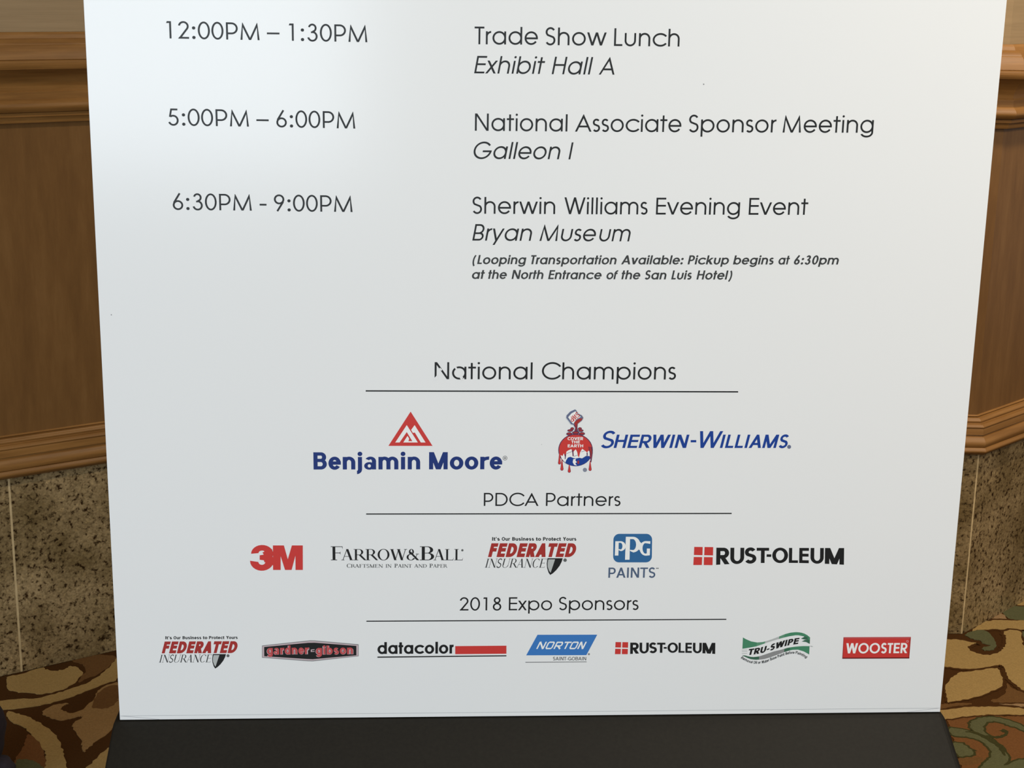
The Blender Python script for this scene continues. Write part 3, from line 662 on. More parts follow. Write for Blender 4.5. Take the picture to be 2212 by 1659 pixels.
# the foot: a wedge rising to the board at about 25 degrees, rounded shoulders
def foot():
    e0, e1 = -.0085, UW + .007; sl = math.tan(math.radians(25)); zt = ZB - .0015; run = zt / sl
    prof = [(-.075, 0), (-.075, zt - .006), (-.069, zt), (.004, zt), (.010, zt - .002)] + [(.010 + (run - .012) * k / 6, zt - .002 - (zt - .006) * k / 6) for k in range(1, 7)] + [(run, 0)]
    v = []; f = []; n = len(prof)
    us = [(e0, .003), (e0 + .0015, .0008), (e0 + .003, 0), (e1 - .010, 0), (e1 - .006, .001), (e1 - .003, .003), (e1, .008)]
    for u, dr in us:
        for o_, z_ in prof: v.append(b3(u, max(z_ - dr, 0) if z_ > .03 else z_, o_))
    for j in range(len(us) - 1):
        for k in range(n): f.append((j * n + k, j * n + (k + 1) % n, (j + 1) * n + (k + 1) % n, (j + 1) * n + k))
    f += [tuple(range(n)), tuple(reversed([(len(us) - 1) * n + k for k in range(n)]))]
    o = obj('foot', v, f, base_mat, sign)
    bm = bmesh.new(); bm.from_mesh(o.data); bmesh.ops.recalc_face_normals(bm, faces=bm.faces); bm.to_mesh(o.data); bm.free()
    o['label'] = 'black sloping foot that carries the board'
    return o
foot()
bx('back_brace', UW / 2 - .03, UW / 2 + .03, .19, 1.55, -.028, -.0105, base_mat, sign, .002)

def item(name, label, *calls):
    P = Print()
    for c in calls: c(P)
    return P.build(name, board, label)
K = I_black
def words(lst, cap, m=K, w=79, slant=0.0, y=None):
    def go(P):
        for t in lst:
            s, x0, x1, y0, y1 = t
            text(P, s, x0, y0, x1, y1, cap, m, w, 'geo', slant)
    return go
def dash(x0, x1, y, th=3.9): return lambda P: quadline(P, x0, y, x1, y + (x1 - x0) * .015, th, K, n=1)
SL = .176
item('time_text', None, words([('12:00PM', 360, 560.9, 82.9, 86.8)], 37.4), dash(576.5, 603.7, 72.0), words([('1:30PM', 624.3, 793.6, 88.0, 91.2)], 37.4))
item('time_text', None, words([('5:00PM', 363.9, 537.9, 270.8, 273.6)], 36.6), dash(553.8, 580.5, 259.5), words([('6:00PM', 597.2, 767.5, 274.6, 277.8)], 36.6))
item('time_text', None, words([('6:30PM', 373.6, 544, 453, 455)], 35.6), dash(560.9, 575.7, 442), words([('9:00PM', 592.2, 761.6, 456, 458)], 35.6))
item('event_text', None, words([('Trade', 1024.9, 1161.6, 95.6, 96.6), ('Show', 1178.1, 1309.7, 97.4, 98.4), ('Lunch', 1326.2, 1467.5, 99.2, 100.6)], 38.3))
item('venue_text', 'slanted black venue lettering', words([('Exhibit', 1024.2, 1177, 158.4, 159.8), ('Hall', 1191.7, 1280.3, 160.2, 161), ('A', 1293.4, 1327.3, 161, 161.3)], 37.8, slant=SL))
item('event_text', None, words([('National', 1025.8, 1225.4, 282.4, 284), ('Associate', 1242, 1471.2, 284.3, 285.3), ('Sponsor', 1487.5, 1675.9, 285.5, 286.2), ('Meeting', 1690.4, 1885.9, 286.3, 286.8)], 37.4))
item('venue_text', None, words([('Galleon', 1022.9, 1210, 343, 344), ('I', 1228, 1237.9, 344.2, 344.3)], 36.8, slant=SL))
item('event_text', None, words([('Sherwin', 1020.6, 1199, 461.6, 462.4), ('Williams', 1218.5, 1398.5, 462.6, 463.2), ('Evening', 1416.8, 1597.6, 463.4, 463.8), ('Event', 1617, 1744.5, 463.9, 464)], 36.4))
item('venue_text', None, words([('Bryan', 1020.2, 1148.9, 519.6, 520.2), ('Muse', 1165.2, 1286.9, 520.4, 521), ('um', 1294.3, 1361.6, 521.1, 521.4)], 35.6, slant=SL))
item('note_text', 'small bold slanted grey note in brackets', words([('(Looping', 1020.6, 1136.9, 570.4, 570.6), ('Transportation', 1147, 1331.6, 570.7, 571), ('Available:', 1341.4, 1476.3, 571, 571.1), ('Pickup', 1485.2, 1574.2, 571.1, 571.2), ('begins', 1583.2, 1670.7, 571.2, 571.3), ('at', 1681.2, 1705.6, 571.3, 571.3), ('6:30pm', 1714.6, 1811.4, 571.3, 571.4)], 19.6, I_dk, 142, SL),
     words([('at', 1019.4, 1047.4, 602.3, 602.4), ('the', 1054.4, 1094.9, 602.4, 602.5), ('North', 1105, 1173.8, 602.6, 602.8), ('Entrance', 1183.9, 1299.4, 603, 603.2), ('of', 1309.9, 1335.1, 603.2, 603.3), ('the', 1342.1, 1383, 603.3, 603.4), ('San', 1392.7, 1439.3, 603.5, 603.6), ('Luis', 1449.8, 1493.8, 603.6, 603.7), ('Hotel)', 1504.3, 1581.2, 603.7, 603.9)], 19.6, I_dk, 142, SL))
def scuffs(P):
    for pts in ([(490, 88), (502, 98), (498, 106), (484, 95)], [(456, 148), (456, 154), (478, 154), (478, 124)], [(568, 84), (577, 78), (586, 92), (578, 98)], [(604, 128), (618, 140), (612, 162), (600, 146)]):
        P.add([[(760 + x / 2.572, 760 + y / 2.572) for x, y in pts]], lambda x, y: bp(x, y), board_mat, 1)
item('heading_text', None, words([('National', 938.8, 1150, 819.0, 819.4), ('Champions', 1170.2, 1459.8, 819.4, 819.8)], 36.8), scuffs)
item('heading_text', None, words([('PDCA', 1045, 1163.2, 1092.8, 1092.8), ('Partners', 1179.1, 1340.1, 1092.8, 1092.7)], 28.2, w=80))
item('heading_text', None, words([('2018', 992.5, 1082.7, 1318.7, 1318.4), ('Expo', 1099, 1192.3, 1318.3, 1317.9), ('Sponsors', 1207.1, 1379, 1317.8, 1317.3)], 28.2, w=80))
item('rule_line', None, lambda P: quadline(P, 790, 844.4, 1594.5, 846.4, 2.9, K))
item('rule_line', None, lambda P: quadline(P, 791, 1110.3, 1580.5, 1109.1, 2.5, K))
item('rule_line', None, lambda P: quadline(P, 791.5, 1341.9, 1569, 1337.8, 2.3, K))

# --- mountain triangle over navy name
def bm_logo(P):
    g = crop(640, 870, 4.608)
    shape(P, g, [(1138, 88), (1356, 429), (917, 429)], I_red, 0)
    for tri in ([(1100, 222), (985, 395), (1028, 395), (1100, 291)], [(1100, 222), (1100, 291), (1155, 382), (1210, 395)], [(1155, 382), (1116, 382), (1065, 395), (1210, 395)], [(1124, 357), (1107, 330), (1065, 395), (1116, 382)],
                [(1178, 222), (1143, 270), (1161, 300), (1180, 296)], [(1178, 222), (1180, 296), (1240, 395), (1287, 395)]):
        shape(P, g, tri, I_white, 1)
    text(P, 'Benjamin', 677.4, 1014.2, 907.6, 1013.8, 37.2, I_navy, 165, 'grot'); text(P, 'Moore', 926.8, 1013.8, 1084.6, 1013.7, 37.2, I_navy, 165, 'grot')
    P.add(ring(1090.9, 989.4, 5.0, 5.0, 1.3, 1.3, 0, 360), lambda x, y: bp(x, y), I_mgray); P.add(disc(1090.9, 989.4, 2.2), lambda x, y: bp(x, y), I_mgray)
item('printed_logo', 'red mountain triangle over bold navy lettering', bm_logo)
# --- pouring paint globe with small-caps name
def sw_logo(P):
    def T(s, x0, x1, cap, y=967.6, w=128): text(P, s, x0, y, x1, y, cap, I_sblue, w, 'grot', .20)
    T('S', 1298.2, 1328.2, 36.5, w=110); T('HERWIN', 1325.4, 1488.0, 28.8, w=140); quadline(P, 1492, 953, 1504, 953, 5, I_sblue, n=1)
    T('W', 1510.4, 1560.5, 36.4, w=108); T('ILLIAMS', 1554.8, 1702.4, 28.8, w=140)
    P.add(disc(1704.6, 965.2, 4.2), lambda x, y: bp(x, y), I_steel)
    g = crop(1190, 870, 10.37)
    E = lambda cx, cy, rx, ry, m, l: shape(P, g, arc(cx, cy, rx, ry, 0, 350, 35), m, l)
    def drop(x, y, top, r, l=0):
        for k, m in ((1.28, I_plum), (1.0, I_red)):
            shape(P, g, arc(x, y, r * k, r * 1.15 * k, -30, 210, 14) + [(x - 5 * k, top), (x + 5 * k, top)], m, l + (0 if k > 1 else 1))
    for x, y, top, r in ((192, 1345, 1130, 26), (247, 1480, 1260, 28), (412, 1528, 1380, 27), (878, 1488, 1300, 27)): drop(x, y, top, r)
    E(552, 1060, 387, 362, I_plum, 0); E(552, 1060, 370, 345, I_red, 1)
    shape(P, g, [(215, 1170), (262, 1190), (290, 1130), (310, 1200), (340, 1140), (350, 1090), (400, 1060), (460, 1035), (478, 1110), (486, 1200), (512, 1190), (505, 1095), (555, 1040), (588, 1100), (605, 1190), (628, 1225), (655, 1110), (700, 1030), (760, 1070), (812, 1115), (835, 1075), (866, 1080), (872, 1230), (800, 1330), (640, 1400), (450, 1395), (320, 1340), (240, 1250)], I_white, 2)
    shape(P, g, [(340, 1290), (380, 1225), (440, 1208), (500, 1235), (560, 1245), (640, 1230), (700, 1245), (770, 1195), (866, 1190), (876, 1235), (800, 1335), (650, 1405), (560, 1418), (440, 1398), (320, 1345)], I_sblue, 3)
    shape(P, g, [(500, 1262), (560, 1250), (548, 1290), (582, 1330), (545, 1350), (580, 1405), (520, 1390), (488, 1330)], I_white, 4); E(612, 1330, 20, 42, I_dred, 4)
    shape(P, g, [(840, 980), (925, 1000), (935, 1120), (905, 1330), (885, 1330), (885, 1200)], I_plum, 4); shape(P, g, [(850, 980), (905, 1010), (918, 1120), (895, 1290), (895, 1150)], I_dred, 5)
    for a, b in (((490, 1060), (497, 1195)), ((330, 1150), (318, 1260)), ((812, 1115), (812, 1200))):
        shape(P, g, [(a[0] - 14, a[1]), (a[0] + 12, a[1]), (b[0] + 8, b[1]), (b[0] - 8, b[1])], I_plum, 4)
    for x0, y0, x1, y1 in ((345, 1135, 470, 1085), (510, 1195, 600, 1165), (680, 1095, 760, 1070), (700, 1240, 830, 1160)):
        shape(P, g, [(x0, y0), (x1, y1), (x1, y1 + 9), (x0, y0 + 9)], I_steel, 4)
    for cx, cy, rx, ry in ((475, 580, 40, 34), (430, 620, 62, 30), (410, 695, 66, 36), (648, 580, 42, 34), (670, 622, 58, 30), (695, 692, 66, 36), (555, 670, 80, 40)):
        E(cx, cy, rx, ry, I_plum, 5); E(cx, cy - 4, rx * .72, ry * .5, I_dred, 6)
    shape(P, g, [(500, 480), (600, 455), (590, 560), (605, 640), (520, 650), (545, 560)], I_plum, 7); shape(P, g, [(530, 470), (590, 450), (572, 560), (575, 620), (552, 620), (560, 560)], I_dred, 8)
    shape(P, g, [(345, 335), (350, 280), (430, 195), (535, 146), (560, 160), (600, 235), (690, 280), (725, 335), (690, 400), (600, 470), (520, 492), (450, 478), (410, 420)], I_steel, 7)
    shape(P, g, [(385, 320), (460, 235), (550, 185), (585, 245), (670, 310), (560, 375), (500, 470), (440, 400)], I_white, 8)
    shape(P, g, [(515, 478), (540, 420), (610, 360), (705, 338), (688, 385), (600, 462)], I_dred, 8)
    for s_, ax, ay, wd_ in (('S', 594, 196, 66), ('W', 542, 243, 100), ('P', 460, 300, 62)):
        pp = layout(s_, 110, 'geo'); xs = [x for q in pp for x, _ in q]; a0, a1 = min(xs), max(xs)
        P.add(pp, lambda x, y: bp(*g(ax - .855 * wd_ * (x - a0) / (a1 - a0) + .5 * 120 * y / 740, ay + .52 * wd_ * (x - a0) / (a1 - a0) + .85 * 120 * y / 740)), I_red, 9)
    for s_, x0, x1, y, cap in (('COVER', 372, 722, 836, 68), ('THE', 455, 648, 910, 62), ('EARTH', 376, 722, 997, 66)):
        a = g(x0, y); b = g(x1, y); text(P, s_, a[0], a[1], b[0], b[1], cap / 10.37, I_white, 165, 'grot', layer=2)
    E(762, 1503, 45, 45, I_steel, 0); P.add(ring(762, 1503, 28, 28, 9, 9, 0, 360), lambda x, y: bp(*g(x, y)), I_lgray, 1)
item('printed_logo', 'red and blue globe under a pouring can, with slanted blue capitals', sw_logo)
# --- heavy red figure three and M
def mmm(P):
    g = crop(525, 1165, 15.255)
    mp = lambda x, y: bp(*g(x, y))
    def rg(cx, cy, rx, ry, ix, iy, jx, jy, a0, a1, n=18):
        q = []
        for k in range(n):
            A, B_ = (math.radians(a0 + (a1 - a0) * t / n) for t in (k, k + 1))
            q.append([(cx + rx * math.cos(A), cy - ry * math.sin(A)), (cx + rx * math.cos(B_), cy - ry * math.sin(B_)), (ix + jx * math.cos(B_), iy - jy * math.sin(B_)), (ix + jx * math.cos(A), iy - jy * math.sin(A))])
        P.add(q, mp, I_red)
    rg(630, 475, 365, 290, 625, 455, 115, 85, 180, -78); rg(620, 705, 390, 330, 620, 745, 115, 95, 180, 438)
    for q in ([(550, 525), (900, 470), (905, 720), (550, 672)], [(640, 430), (960, 320), (985, 520), (880, 590), (740, 600)], [(740, 590), (880, 590), (985, 660), (1000, 860), (740, 760)]): P.add([q], mp, I_red)
    for q in ([(985, 200), (1235, 200), (1240, 1008), (990, 1008)], [(1725, 200), (1968, 200), (1970, 1008), (1730, 1008)], [(1200, 200), (1345, 200), (1475, 660), (1475, 1008), (1385, 1008), (1235, 540)], [(1610, 200), (1760, 200), (1725, 540), (1600, 1008), (1475, 1008), (1475, 660)]):
        P.add([q], mp, I_red)
item('printed_logo', 'heavy red numeral and letter', mmm)
# --- serif name with tagline
def fb(P):
    def T(s, x0, x1, cap, y=310, w=118, m=K, t=None):
        text(P, s, 520 + x0 / 4.424, 1140 + y / 4.424, 520 + x1 / 4.424, 1140 + y / 4.424, cap / 4.424, m, w, 'serif', t=t)
    T('F', 862, 974, 132); T('ARROW', 962, 1590, 106); T('&', 1585, 1706, 106); T('B', 1712, 1848, 132); T('ALL', 1842, 2125, 106)
    P.add(disc(2118, 215, 11), lambda x, y: bp(520 + x / 4.424, 1140 + y / 4.424), I_gray)
    for s, x0, x1 in (('C', 1013, 1050), ('RAFTSMEN', 1052, 1358), ('IN', 1385, 1440), ('P', 1467, 1500), ('AINT', 1502, 1636), ('AND', 1658, 1778), ('P', 1802, 1836), ('APER', 1838, 1974)):
        T(s, x0, x1, 37 if len(s) == 1 else 33, 381, 130, I_gray, 52)
item('printed_logo', 'black serif capitals over a small grey line', fb)
# --- slanted red heavy name with half-black shield, twice
def fed(tf):
    def go(P):
        g = crop(1030, 1140, 9.617, tf)
        def T(s, x0, x1, y, cap, m, w, style, slant, layer=0, t=None):
            pp, mp0 = layout(s, w, style, None, 0, t), None
            q = [[(x + slant * y_, y_) for x, y_ in r] for r in pp]; xs = [x for r in q for x, _ in r]; a, b = min(xs), max(xs)
            P.add(q, lambda x, y_: bp(*g(x0 + (x1 - x0) * (x - a) / (b - a), y - y_ * cap / 740)), m, layer)
        for s, x0, x1 in (("It's", 318, 478), ('Our', 518, 690), ('Business', 735, 1188), ('to', 1228, 1335), ('Protect', 1375, 1745), ('Yours', 1790, 2066)):
            T(s, x0, x1, 268, 74, I_dk, 178, 'grot', 0)
        T('FEDERATED', 232, 2064, 608, 286, I_dred, 220, 'grot', .30)
        T('INSURANCE', 165, 1452, 828, 186, I_dk, 105, 'serif', .30, t=26)
        shape(P, g, [(1468, 632), (1784, 632), (1765, 700), (1720, 790), (1650, 880), (1580, 945), (1525, 980), (1490, 930), (1458, 830), (1452, 740)], K, 0)
        shape(P, g, [(1486, 655), (1625, 655), (1532, 935), (1500, 890), (1472, 810), (1470, 730)], I_lgray, 1)
        shape(P, g, arc(1833, 672, 36, 36, 0, 350, 18), I_gray, 0)
    return go
item('printed_logo', 'slanted red capitals over serif capitals and a half-black shield', fed(None))
sx = (513.3 - 349.5) / (1244.6 - 1054.1)
item('printed_logo', 'smaller slanted red capitals over serif capitals and a half-black shield', fed(lambda x, y: (349.3 + (x - 1054.1) * sx, 1411.3 + (y - 1203.2) * sx - (x - 1054.1) * .004)))
# --- blue rounded square
def ppg(P):
    g = crop(1310, 1145, 15.083); mp = lambda x, y: bp(*g(x, y))
    def rr(x0, y0, x1, y1, r):
        p = []
        for cx, cy, a in ((x1 - r, y0 + r, -90), (x1 - r, y1 - r, 0), (x0 + r, y1 - r, 90), (x0 + r, y0 + r, 180)): p += arc(cx, cy, r, r, a, a + 90, 8)
        return p
    P.add([[(x - (y - 120) * .014 + 8, y) for x, y in rr(222, 122, 1482, 1052, 190)]], mp, I_blue, 0)
    def bowl(x0, y0, y1, xr, w, wy, top=True):
        cy = (y0 + y1) / 2; rx = xr - x0; P.add(ring(x0, cy, rx, (y1 - y0) / 2, w, wy, -90, 90), mp, I_white, 1)
    P.add([[(632, 218), (770, 218), (752, 965), (605, 965)]], mp, I_white, 1); P.add([[(632, 218), (870, 218), (870, 292), (632, 292)]], mp, I_white, 1)
    P.add(ring(860, 472, 245, 254, 140, 76, -90, 90), mp, I_white, 1); P.add([[(765, 640), (870, 650), (880, 726), (820, 705), (765, 672)]], mp, I_white, 1)
    P.add([[(290, 362), (400, 362), (388, 828), (272, 828)]], mp, I_white, 1); P.add([[(290, 362), (470, 362), (470, 412), (290, 412)]], mp, I_white, 1)
    P.add(ring(460, 522, 165, 160, 105, 52, -90, 90), mp, I_white, 1); P.add([[(395, 615), (470, 632), (470, 682), (400, 655)]], mp, I_white, 1)
    P.add(ring(1275, 595, 195, 235, 95, 62, 95, 270), mp, I_white, 1); P.add([[(1260, 357), (1432, 362), (1425, 452), (1380, 440), (1270, 425)]], mp, I_white, 1)
    P.add([[(1255, 768), (1312, 760), (1318, 600), (1420, 600), (1412, 820), (1300, 832), (1255, 832)]], mp, I_white, 1)
    P.add([[(1080, 370), (1140, 430), (1120, 640), (1060, 650)]], mp, I_white, 1)
    text(P, 'PAINTS', 1313.9, 1248, 1415.2, 1247.8, 22, I_slate, 124, 'grot', extra=4)
    for x in (1418.5, 1421.5): quadline(P, x - 1.2, 1227.5, x + 1.2, 1227.5, 2.0, I_gray, n=1)
item('printed_logo', 'blue rounded square with white letters over slate capitals', ppg)
# --- four red squares and black arched capitals, twice
def rust(tf):
    def go(P):
        g = crop(1290, 1140, 3.95, tf)
        for q in ([(828, 163), (900, 164), (898, 234), (825, 232)], [(916, 164), (990, 165), (988, 236), (913, 234)], [(824, 249), (896, 250), (893, 318), (820, 318)], [(911, 250), (986, 251), (984, 319), (909, 318)]): shape(P, g, q, I_red)
        def yb(x): return 316 - 17 * (1 - ((x - 1565) / 545.0) ** 2)
        def yt(x): return 170 + 3 * (x - 1018) / 1087
        for s, x0, x1, w in (('R', 1016, 1130, 175), ('U', 1136, 1254, 160), ('S', 1260, 1358, 165), ('T', 1360, 1466, 165), ('O', 1494, 1628, 160), ('L', 1636, 1714, 150), ('E', 1724, 1806, 165), ('U', 1820, 1933, 160), ('M', 1943, 2106, 175)):
            pp = layout(s, w, 'grot'); xs = [x for r in pp for x, _ in r]; a, b = min(xs), max(xs)
            def mp(x, y, a=a, b=b, x0=x0, x1=x1):
                X = x0 + (x1 - x0) * (x - a) / (b - a) + (y / 740 - .5) * 2; return bp(*g(X, yb(X) + (yt(X) - yb(X)) * y / 740))
            P.add(pp, mp, K)
        shape(P, g, [(1446, 226), (1486, 227), (1484, 249), (1445, 248)], K)
    return go
item('printed_logo', 'four red squares beside black arched capitals', rust(None))
s2 = ((1925 - 420) / 8.193) / ((2106 - 1016) / 3.95)
item('printed_logo', 'smaller four red squares beside black arched capitals', rust(lambda x, y: (1361.3 + (x - 1547.2) * s2, 1388 + (y - 1183) * s2)))
# --- long hexagonal badge
def hexa(P):
    g = crop(555, 1375, 9.617)
    shape(P, g, [(105, 185), (1100, 78), (1200, 80), (2112, 160), (2112, 410), (1160, 515), (1050, 512), (105, 440)], I_mgray, 0)
    shape(P, g, [(118, 200), (1100, 96), (1200, 98), (2100, 178), (2100, 398), (1160, 495), (1050, 492), (118, 425)], I_pink, 1)
    shape(P, g, [(150, 215), (1060, 128), (1200, 126), (2066, 192), (2066, 388), (1160, 470), (1050, 466), (152, 408)], K, 2)
    for m, w, l, gr in ((I_pink, 235, 3, 0), (I_rose, 180, 4, 0)):
        for s, x0, x1 in (('gardner', 205, 1090), ('gibson', 1220, 2005)):
            e = 0 if l == 3 else 8; a, b = g(x0 + e, 370), g(x1 - e, 360)
            text(P, s, a[0], a[1] + (.5 if l == 3 else 0), b[0], b[1] + (.5 if l == 3 else 0), 19.0, m, w, 'grot', layer=l, extra=10)
    P.add([[(1120, 268), (1198, 262), (1198, 276), (1140, 282), (1140, 302), (1198, 300), (1198, 314), (1120, 318)]], lambda x, y: bp(*g(x, y)), I_pink, 3)
item('printed_logo', 'long black hexagonal badge with rose lettering', hexa)
# --- black lower-case name with red bar
def dcol(P):
    g = crop(800, 1350, 4.254)
    a, b = g(66, 266), g(765, 262); text(P, 'datacolor', a[0], a[1], b[0], b[1], 25.6, K, 158, 'geo')
    shape(P, g, [(780, 194), (1250, 190), (1250, 264), (780, 268)], I_red); shape(P, g, [(65, 290), (1250, 278), (1250, 288), (65, 301)], K)
item('printed_logo', 'black lower-case name with a red bar', dcol)
# --- blue parallelogram
def nort(P):
    g = crop(800, 1350, 4.254)
    shape(P, g, [(1536, 90), (2085, 89), (1985, 277), (1432, 279)], I_nblue)
    x = 1527
    S_ = .50
    def seg(pts, w=13): P.add(ribbon(pts, w), lambda x_, y_: bp(*g(x_ + y_ * S_, 220 - y_)), I_white, 1)
    for ch, x0, x1 in (('N', 1532, 1590), ('O', 1612, 1668), ('R', 1690, 1746), ('T', 1762, 1815), ('O', 1832, 1888), ('N', 1908, 1956)):
        x0 -= 2; h_ = 66
        if ch == 'N': seg([(x0, 0), (x0, h_)]); seg([(x1 - 6, 0), (x1 - 6, h_)]); seg([(x0, h_), (x1 - 6, 0)])
        if ch == 'O': seg([(x0 + 8, 4), (x1 - 14, 4), (x1 - 6, 12), (x1 - 6, h_ - 12), (x1 - 14, h_ - 4), (x0 + 8, h_ - 4), (x0, h_ - 12), (x0, 12), (x0 + 8, 4), (x0 + 14, 4)], 12)
        if ch == 'R': seg([(x0, 0), (x0, h_)]); seg([(x0, h_ - 5), (x1 - 14, h_ - 5), (x1 - 6, h_ - 14), (x1 - 6, 36), (x1 - 14, 28), (x0, 28)], 12); seg([(x0 + 22, 28), (x1 - 4, 0)])
        if ch == 'T': seg([((x0 + x1) / 2, 0), ((x0 + x1) / 2, h_)]); seg([(x0 - 4, h_ - 5), (x1 + 4, h_ - 5)], 12)
    a, b = g(1678, 325), g(1983, 325); text(P, 'SAINT-GOBAIN', a[0], a[1], b[0], b[1], 7.6, I_gray, 120, 'grot')
    shape(P, g, [(1425, 340), (1987, 336), (1987, 341), (1425, 346)], I_gray)
    P.add(disc(2008, 268, 10), lambda x_, y_: bp(*g(x_, y_)), I_mgray)
item('printed_logo', 'blue slanted panel with white capitals', nort)
# --- green waving ribbon
def swipe(P):
    g = crop(1590, 1355, 12.29); mp = lambda x, y: bp(*g(x, y))
    def strip(top, bot, mfun):
        n = len(top) - 1
        for k in range(n): P.add([[top[k], top[k + 1], bot[k + 1], bot[k]]], mp, mfun(k / n), 0)
    def samp(pts, n=24):
        out = []
        for k in range(n + 1):
            x = pts[0][0] + (pts[-1][0] - pts[0][0]) * k / n
            for a, b in zip(pts[:-1], pts[1:]):
                if a[0] <= x <= b[0] + 1e-6: out.append((x, a[1] + (b[1] - a[1]) * (x - a[0]) / (b[0] - a[0]))); break
        return out
    gl, gm = ink('green_gray', 128, 150, 138), ink('green_mid', 86, 132, 106); gd = ink('green_deep', 52, 92, 72)
    def mf(t): return I_green if t < .2 or t > .62 else (gm if t < .3 or t > .54 else I_lgray)
    def mf2(t): return gd if t < .25 else (I_mgray if t < .62 else (gd if t < .7 else I_green))
    strip(samp([(182, 270), (270, 320), (400, 375), (560, 403), (720, 390), (900, 335), (1100, 260), (1300, 180), (1450, 140), (1620, 125), (1780, 150), (1880, 200), (1965, 270)]),
          samp([(168, 570), (330, 545), (540, 505), (700, 450), (860, 395), (1050, 335), (1200, 290), (1400, 240), (1620, 205), (1780, 235), (1830, 250), (1880, 330), (1950, 440)]), mf)
    for q in ([(1720, 300), (1830, 240), (1900, 260), (1900, 330), (1800, 320)], [(1740, 375), (1830, 330), (1960, 330), (1955, 440), (1860, 390)]): P.add([q], mp, gd, 1)
    strip(samp([(165, 740), (290, 750), (330, 780), (480, 790), (620, 770), (830, 700), (1000, 640), (1180, 600), (1380, 540), (1600, 510), (1770, 498), (1950, 500)]),
          samp([(165, 745), (270, 800), (400, 850), (540, 862), (720, 850), (900, 800), (1100, 725), (1300, 650), (1480, 600), (1640, 592), (1800, 640), (1940, 720)]), mf2)
    P.add([[(1940, 495), (2010, 490), (2050, 520), (1990, 515)]], mp, I_lgray, 1)
    for y in (640, 690, 600): P.add([[(150, y), (280, y - 4), (310, y + 8), (160, y + 14)]], mp, I_lgray, 0)
    def base(x): return 735 - 300 * ((x - 340) / 1340.0) ** 1.0 - 22 * math.sin((x - 340) / 1340.0 * math.pi * 2) * -1
    pp = [[(x + .22 * y, y) for x, y in q] for q in layout('TRU-SWIPE', 190, 'grot')]; xs = [x for q in pp for x, _ in q]; a0, a1 = min(xs), max(xs)
    def m1(x, y):
        X = 335 + (1685 - 335) * (x - a0) / (a1 - a0); return bp(*g(X, base(X) - y / 740 * 158))
    P.add(pp, m1, K, 2)
    path = samp([(120, 820), (230, 885), (350, 940), (480, 965), (600, 965), (750, 950), (900, 890), (1100, 810), (1300, 735), (1450, 700), (1600, 700), (1720, 740), (1870, 825)], 40)
    pp = [[(x + .2 * y, y) for x, y in q] for q in layout('Removel Oil or Water Base Paint Before Painting'.replace('Removel', 'Removal'), 150, 'grot')]; xs = [x for q in pp for x, _ in q]; c0, c1 = min(xs), max(xs)
    def m2(x, y):
        t = (x - c0) / (c1 - c0) * 40; i = min(39, int(t)); a, b = path[i], path[i + 1]; k = t - i
        px, py = a[0] + (b[0] - a[0]) * k, a[1] + (b[1] - a[1]) * k; dx, dy = b[0] - a[0], b[1] - a[1]; L_ = math.hypot(dx, dy)
        return bp(*g(px + dy / L_ * y * .095, py - dx / L_ * y * .095))
    P.add(pp, m2, I_dk, 2)
item('printed_logo', 'green waving ribbon with black slanted capitals', swipe)
# --- red panel with white capitals
def woo(P):
    g = crop(1580, 1350, 5.395)
    shape(P, g, [(1306, 142), (2092, 139), (2072, 389), (1291, 392)], I_dred, 0); shape(P, g, [(1306, 142), (2092, 139), (2078, 160), (1318, 162)], I_rose, 1)
    shape(P, g, [(1310, 160), (2076, 158), (2058, 376), (1300, 378)], I_red, 2); shape(P, g, [(1293, 382), (2073, 378), (2072, 390), (1291, 393)], ink('wine', 96, 28, 30), 2)
    a, b = g(1330, 330), g(2046, 327); text(P, 'WOOSTER', a[0], a[1], b[0], b[1], 22.0, I_white, 146, 'geo', layer=3)
    P.add(ring(2050, 190, 13, 13, 4, 4, 0, 360), lambda x, y: bp(*g(x, y)), I_pink, 3)
item('printed_logo', 'red panel with white capitals', woo)
for x, y, r in ((1520, 182, 1.6), (240.5, 680, 1.3), (1170, 960, .7), (1171, 1200, .6)):
    item('dirt_speck', None, lambda P: P.add(disc(x, y, r, n=8), lambda a, b: bp(a, b), I_mgray))

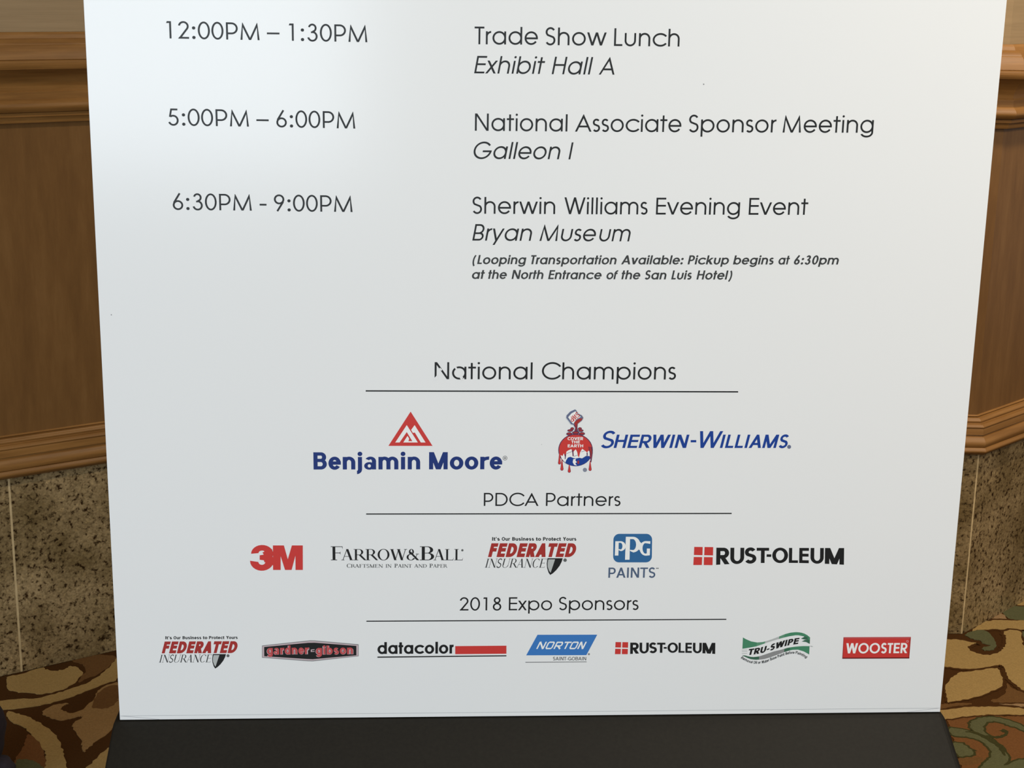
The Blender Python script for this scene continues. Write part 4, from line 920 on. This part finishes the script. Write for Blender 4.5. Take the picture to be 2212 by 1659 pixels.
# ------------------------------------------------------------------ dark bag at the left edge
def bag():
    root = bpy.data.objects.new('bag', None); C.objects.link(root)
    root['label'] = 'dark purple-grey fabric bag slumped on the carpet at the left edge'; root['category'] = 'bag'
    m = noise_mat('bag_fabric', [(.35, col(30, 26, 32, 1.3)), (.65, col(42, 36, 44, 1.3))], 40, .85, bump=.2, bscale=300)
    root.location = floor_pt(-100, 1690)
    def blob(name, cx, cy, cz, rx, ry, rz, sq=2.6, rot=0.0, mm=m):
        v = []; f = []; nu, nv = 32, 18
        for j in range(nv + 1):
            th = math.pi * j / nv - math.pi / 2
            for i in range(nu):
                ph = 2 * math.pi * i / nu; sg = lambda a: (abs(a) ** (2 / sq)) * (1 if a >= 0 else -1)
                x, y, z = sg(math.cos(th)) * sg(math.cos(ph)), sg(math.cos(th)) * sg(math.sin(ph)), sg(math.sin(th))
                k = 1 + .04 * math.sin(5 * ph + 3 * z) + .03 * math.sin(9 * z + ph * 2)
                x *= rx * k; y *= ry * k; c, s = math.cos(rot), math.sin(rot)
                v.append((cx + x * c - y * s, cy + x * s + y * c, max(cz + z * rz, .001)))
        for j in range(nv):
            for i in range(nu): f.append((j * nu + i, j * nu + (i + 1) % nu, (j + 1) * nu + (i + 1) % nu, (j + 1) * nu + i))
        return obj(name, v, f, mm, root, smooth=True)
    return root, blob, m
root, blob, bagm = bag()
blob('bag_body', 0, 0, .085, .078, .075, .086)
blob('bag_pocket', .060, .004, .020, .034, .030, .020)
hv = []; hf = []
for k in range(13):
    a = math.pi * k / 12; c = Vector((-.045 * math.cos(a), 0, .158 + .05 * math.sin(a)))
    for j in range(8):
        b = 2 * math.pi * j / 8; n = Vector((-math.cos(a), 0, math.sin(a))); hv.append(c + n * .006 * math.cos(b) + Vector((0, .006 * math.sin(b), 0)))
for k in range(12):
    for j in range(8): hf.append((k * 8 + j, k * 8 + (j + 1) % 8, (k + 1) * 8 + (j + 1) % 8, (k + 1) * 8 + j))
obj('bag_handle', hv, hf, bagm, root, smooth=True)
